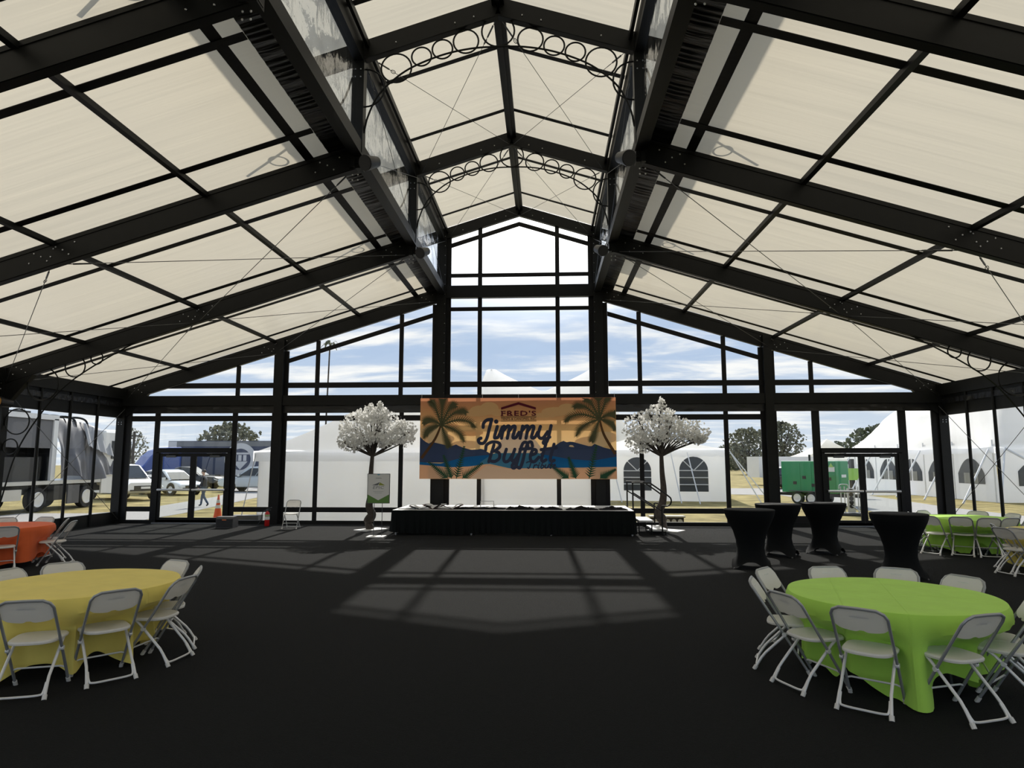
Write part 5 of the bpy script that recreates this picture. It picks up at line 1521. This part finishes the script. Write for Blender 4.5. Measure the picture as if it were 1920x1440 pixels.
# local: long side along x
MB().box(-1.75, 1.35, -.62, .62, .62, 2.30).build('housing', 'gen_green', ge, bevel=.03)
for x in (-1.2, -.55, .15, .75): MB().box(x, x+.56, -.635, -.62, .72, 2.18).build('side_door', 'gen_green', ge)
for x, z in ((-1.05, 1.05), (-.5, 1.35), (.0, .95), (.3, 1.7), (.9, 1.3)): MB().box(x, x+.2, -.65, -.635, z, z+.16).build('vent_latch', 'black_plastic', ge)
MB().box(1.35, 1.36, -.1, .35, 1.45, 1.60).build('white_mark', 'label_white', ge); MB().box(.95, 1.3, -.645, -.637, 1.75, 2.0).build('white_mark', 'label_white', ge)
MB().add([(.98, -.648, 1.98), (1.26, -.648, 1.98), (1.12, -.648, 2.2)], [(0, 1, 2)]).build('yellow_mark', 'gen_sign', ge)
MB().box(-2.0, 1.9, -.55, .55, .45, .60).build('trailer_frame', 'black_metal', ge); MB().beam((1.9, 0, .5), (2.3, 0, .47), .12, .1).build('drawbar', 'black_metal', ge)
for x in (-.75, .05):
    for s in (-1, 1): wheel(ge, x, s*.72, .34, .22, s)
for s in (-1, 1): MB().box(-1.2, .5, s*.72-.14, s*.72+.14, .68, .72).build('mudguard', 'grey_metal', ge)
MB().tube([(-.6, .3, 2.3), (-.6, .3, 2.65)], .06, 8).build('exhaust', 'black_metal', ge)

# ---- equipment stand and green sign by the right door
eq = thing('equipment_trolley', 'metal trolley with a silver panel of five dark round openings outside the right door', 'trolley', (13.25, 27.9, GZ), radians(-12))
f = MB()
for x in (-.36, -.22, .28): f.tube([(x, 0, 0), (x, 0, 1.15)], .022, 6)
f.tube(spline([(-.42, 0, 1.05), (-.38, 0, 1.22), (-.1, 0, 1.22), (-.06, 0, 1.05)], 5), .02, 6); f.tube([(.34, 0, .9), (.46, .1, .02)], .018, 6); f.tube([(-.4, -.3, .03), (.5, -.3, .03), (.5, .3, .03), (-.4, .3, .03)], .02, 6, closed=True)
f.tube([(0, -.05, .4), (.42, -.25, .05)], .02, 6); f.build('tube_frame', 'aluminium', eq)
MB().box(-.13, .15, -.06, .06, .12, 1.08).build('silver_panel', 'aluminium', eq)
for i in range(5):
    MB().lathe([(.01, -.075), (.085, -.075), (.085, -.06)], 14, (.01, 0, .36+i*.155), 'y').build('round_opening', 'screen_dark', eq)
MB().box(-.45, .4, -.35, .3, .02, .10).build('base_weights', 'dark_grey_plastic', eq)
gs = thing('green_sign', 'green and white sign on two posts by the marquee', 'sign', (19.3, 41.0, GZ), -.2)
for s in (-.25, .25): MB().tube([(s, 0, 0), (s, 0, 2.0)], .025, 6).build('sign_post', 'white_paint', gs)
MB().box(-.42, .42, -.03, -.01, 1.05, 1.75).build('sign_panel', 'label_white', gs)
MB().add([(-.42, -.035, 1.05), (.2, -.035, 1.05), (.42, -.035, 1.4), (.42, -.035, 1.75), (-.42, -.035, 1.75)], [(0, 1, 2, 3, 4)]).build('green_panel', 'gen_sign', gs)
rk = thing('cable_box', 'low tan box of coiled gear on the grass outside, by the right blossom tree', 'box', (5.0, 23.4, GZ))
MB().box(-.55, .55, -.2, .2, 0, .26).build('gear_body', 'bark', rk); MB().box(-.6, .6, -.22, .22, .26, .31).build('lid', 'curtain', rk)
for i in range(5): MB().lathe([(.01, -.23), (.08, -.23), (.08, -.2)], 12, (-.42+i*.21, 0, .13), 'y').build('cable_coil', 'paper', rk)

# ---- traffic cone
co = thing('traffic_cone', 'orange traffic cone with white collars outside the right leaf of the left door', 'cone', (-11.62, 24.9, GZ))
MB().box(-.19, .19, -.19, .19, 0, .04).build('cone_base', 'cone_orange', co)
prof = [(.155, .04), (.105, .38), (.10, .40), (.065, .62), (.06, .64), (.045, .76), (.028, .90), (.018, .91)]
MB().lathe(prof, 20).build('cone_body', 'cone_orange', co, smooth=True)
for z0, z1, r0, r1 in ((.40, .52, .103, .083), (.60, .72, .071, .053)): MB().lathe([(r0+.003, z0), (r1+.003, z1)], 20).build('white_collar', 'label_white', co, smooth=True)

# ---- trees and woodland edge
def tree(label, x, y, h, w, m, seed, trunk_h=.35, name='oak_tree', n=1500):
    rnd = random.Random(seed); t = thing(name, label, 'tree', (x, y, GZ))
    tk = MB().tube([(0, 0, 0), (rnd.uniform(-.1, .1), 0, h*.3), (rnd.uniform(-.3, .3), 0, h*.75)], [w*.05, w*.035, w*.012], 7)
    for _ in range(9):
        a = rnd.uniform(0, 6.3); tk.tube([(0, 0, h*rnd.uniform(.25, .5)), (w*.38*cos(a), w*.38*sin(a), h*rnd.uniform(.55, .9))], [w*.02, w*.006], 5)
    tk.build('trunk', 'bark', t)
    vs = []; fs = []
    for _ in range(n):
        a = rnd.uniform(0, 6.3); rr = rnd.random()**.5; zz = rnd.uniform(-1, 1)
        k = sqrt(max(0, 1-zz*zz))
        p = Vector((w*.5*rr*k*cos(a), w*.5*rr*k*sin(a), h*(trunk_h+(1-trunk_h)*(.5+.5*zz))))
        p += Vector([w*.09*noise.noise(p*.9+Vector((q, seed, 0))) for q in (0, 5, 11)])
        s = w*rnd.uniform(.014, .034); e = Euler((rnd.uniform(0, 6.3), rnd.uniform(0, 6.3), 0)).to_matrix()
        o = len(vs)
        for q in ((-1, -.6, 0), (1, -.7, .2), (.8, .8, 0), (-.7, .9, .3)): vs.append(tuple(p+e @ Vector(q)*s))
        fs.append((o, o+1, o+2, o+3))
    f = MB().add(vs, fs).build('foliage', m, t); f['kind'] = 'stuff'
    return t
tree('grey green spreading tree behind the navy trailer', -40.5, 85, 6.9, 8.2, 'foliage_grey', 2, .25)
tree('thin bare-looking tree at the left, beside the blue lorry', -52, 82, 6.2, 4.5, 'foliage_grey', 3, .15, n=700)
tree('tall pale tree beyond the generator, just right of the right-hand gable post', 42, 118, 9.0, 8, 'foliage_grey', 5, .1)
tree('tree rising behind the far slope of the marquee roof', 45.5, 92, 6.8, 8, 'foliage_dark', 6, .2)
tree('large tree left of the gable post, at the near end of the wood', 34.5, 112, 7.6, 8, 'foliage_grey', 8, .1)
for i in range(12):
    x = 16+i*6.6; hh = 5.0+1.0*sin(i*1.7)+.5*sin(i*4.1)
    tree('tree in the dark wood across the field' , x, 158+(i%2)*14, hh, 9.5, 'foliage_dark', 30+i, .0, 'woodland_tree', 900)['group'] = 'woodland across the field'
pt = thing('palm_tree', 'tall thin palm far off, its head just under the gable rafter', 'tree', (-30.5, 92, GZ))
MB().tube([(0, 0, 0), (.3, 0, 6), (.55, 0, 18.7)], [.16, .12, .1], 7).build('trunk', 'bark', pt)
fb = []
for k in range(13):
    a = k*2.4; l = 1.3+.3*sin(k*3.3)
    P = spline([(.55, 0, 18.7), (.55+l*.5*cos(a), l*.5*sin(a), 19.1+.25*sin(k)), (.55+l*cos(a), l*sin(a), 18.4+.4*sin(k*1.3))], 4)
    mb = MB()
    for i in range(len(P)-1):
        n_ = Vector((-sin(a), cos(a), 0))*(.16*sin(pi*(i+.6)/len(P))+.02)
        mb.add([P[i]-n_, P[i+1]-n_, P[i+1]+n_, P[i]+n_], [(0, 1, 2, 3)])
    mb.build('frond', 'foliage_dark', pt)
up = thing('utility_pole', 'wooden utility pole at the left behind the lorry', 'pole', (-46.5, 74, GZ))
MB().tube([(0, 0, 0), (0, 0, 5.6)], .14, 8).build('pole_shaft', 'bark', up); MB().box(-.8, .8, -.06, .06, 5.0, 5.15).build('crossarm', 'bark', up)

# ---- the man walking past, phone at his ear
def skin_body(edges, verts, radii, name, mats, parent, pick, sub=2):
    me = bpy.data.meshes.new(name); me.from_pydata(verts, edges, []); o = bpy.data.objects.new(name, me); COL.objects.link(o)
    md = o.modifiers.new('s', 'SKIN'); md.use_smooth_shade = True
    for i, r in enumerate(radii):
        v = me.skin_vertices[0].data[i]; v.radius = r if isinstance(r, tuple) else (r, r); v.use_root = (i == 0)
    sb_ = o.modifiers.new('b', 'SUBSURF'); sb_.levels = sub; sb_.render_levels = sub
    dg = bpy.context.evaluated_depsgraph_get(); nm = bpy.data.meshes.new_from_object(o.evaluated_get(dg))
    bpy.data.objects.remove(o)
    n = bpy.data.objects.new(name, nm); COL.objects.link(n); n.parent = parent
    nm.materials.clear()
    for m in mats: nm.materials.append(M[m])
    for p in nm.polygons:
        p.use_smooth = True; p.material_index = pick(p.center)
    return n
pm = thing('person', 'man in navy jacket and jeans walking past outside, holding a phone to his ear', 'person', (-15.67, 31.5, GZ), radians(180))
# faces +x locally (turned to walk left in the picture)
V = [(0, 0, .93), (.01, 0, 1.08), (.02, 0, 1.25), (.03, 0, 1.40), (.035, 0, 1.48), (.05, 0, 1.545), (.065, 0, 1.62), (.06, 0, 1.70),   # pelvis..head 0-7
     (-.02, -.09, .88), (.12, -.10, .50), (.16, -.10, .09), (.27, -.10, .045),      # near leg forward 8-11
     (0, .09, .88), (-.06, .10, .50), (-.30, .10, .13), (-.21, .10, .045),          # far leg back 12-15
     (.03, -.17, 1.40), (.0, -.25, 1.16), (.17, -.22, 1.36), (.145, -.13, 1.55),    # right arm raised to the ear 16-19
     (.02, .17, 1.40), (.0, .23, 1.13), (.14, .22, .92), (.17, .21, .84)]           # left arm 20-23
E_ = [(0, 1), (1, 2), (2, 3), (3, 4), (4, 5), (5, 6), (6, 7), (0, 8), (8, 9), (9, 10), (10, 11), (0, 12), (12, 13), (13, 14), (14, 15), (3, 16), (16, 17), (17, 18), (18, 19), (3, 20), (20, 21), (21, 22), (22, 23)]
Rr = [(.115, .15), (.115, .145), (.12, .165), (.095, .15), .06, .055, (.095, .075), (.085, .065), .095, .065, .045, (.035, .045), .095, .065, .045, (.035, .045),
      .062, .05, .040, .032, .062, .05, .04, .032]
def pick(c):
    if c.z > 1.49 and abs(c.y) < .20: return 2
    if c.z < .075 or (c.x < -.24 and c.z < .16): return 3
    if c.z < .95 and abs(c.y) < .19: return 1
    if c.z < .90 and c.y > .17: return 2
    return 0
skin_body(E_, V, Rr, 'body', ['jacket_navy', 'jeans', 'skin', 'shoe'], pm, pick)
hr = MB().ball((.045, 0, 1.70), (.105, .085, .085), 14, 9)
hr.v = [p for p in hr.v]
hr.build('hair', 'hair', pm, smooth=True)
fc = MB().ball((.158, 0, 1.625), (.022, .014, .022), 8, 6)
fc.build('nose', 'skin', pm, smooth=True)
for s in (-1, 1): MB().ball((.142, s*.032, 1.66), (.012, .014, .009), 6, 5).build('eye', 'hair', pm)
MB().box(.138, .15, -.026, .026, 1.578, 1.586).build('mouth', 'book_red', pm)
MB().ball((.05, .082, 1.64), (.024, .012, .034), 8, 6).build('ear', 'skin', pm)
MB().beam((.10, -.105, 1.56), (.075, -.105, 1.70), .012, .07, (1, 0, 0)).build('phone', 'black_plastic', pm)
for i in range(4):
    z = 1.575+.024*i
    MB().tube([(.135, -.13, z-.01), (.12, -.128, z+.012), (.085, -.118, z+.016), (.06, -.11, z+.01-.002*i)], [.011, .0105, .010, .008], 6).build('finger', 'skin', pm, smooth=True)
MB().tube([(.14, -.12, 1.555), (.125, -.092, 1.575), (.11, -.085, 1.60)], [.013, .012, .009], 6).build('thumb', 'skin', pm, smooth=True)
for i in range(4):
    MB().tube([(.165+.012*i, .225-.012*i, .83), (.185+.010*i, .222-.012*i, .795), (.180+.006*i, .215-.012*i, .765)], [.011, .010, .008], 6).build('finger', 'skin', pm, smooth=True)
MB().tube([(.15, .19, .85), (.155, .175, .81), (.165, .172, .785)], [.013, .011, .009], 6).build('thumb', 'skin', pm, smooth=True)
MB().tube(spline([(.09, -.05, 1.47), (.155, -.02, 1.33), (.15, 0, 1.22)], 4), .006, 5).build('lanyard', 'label_white', pm)
MB().box(.148, .156, -.04, .04, 1.13, 1.22).build('badge', 'label_white', pm)
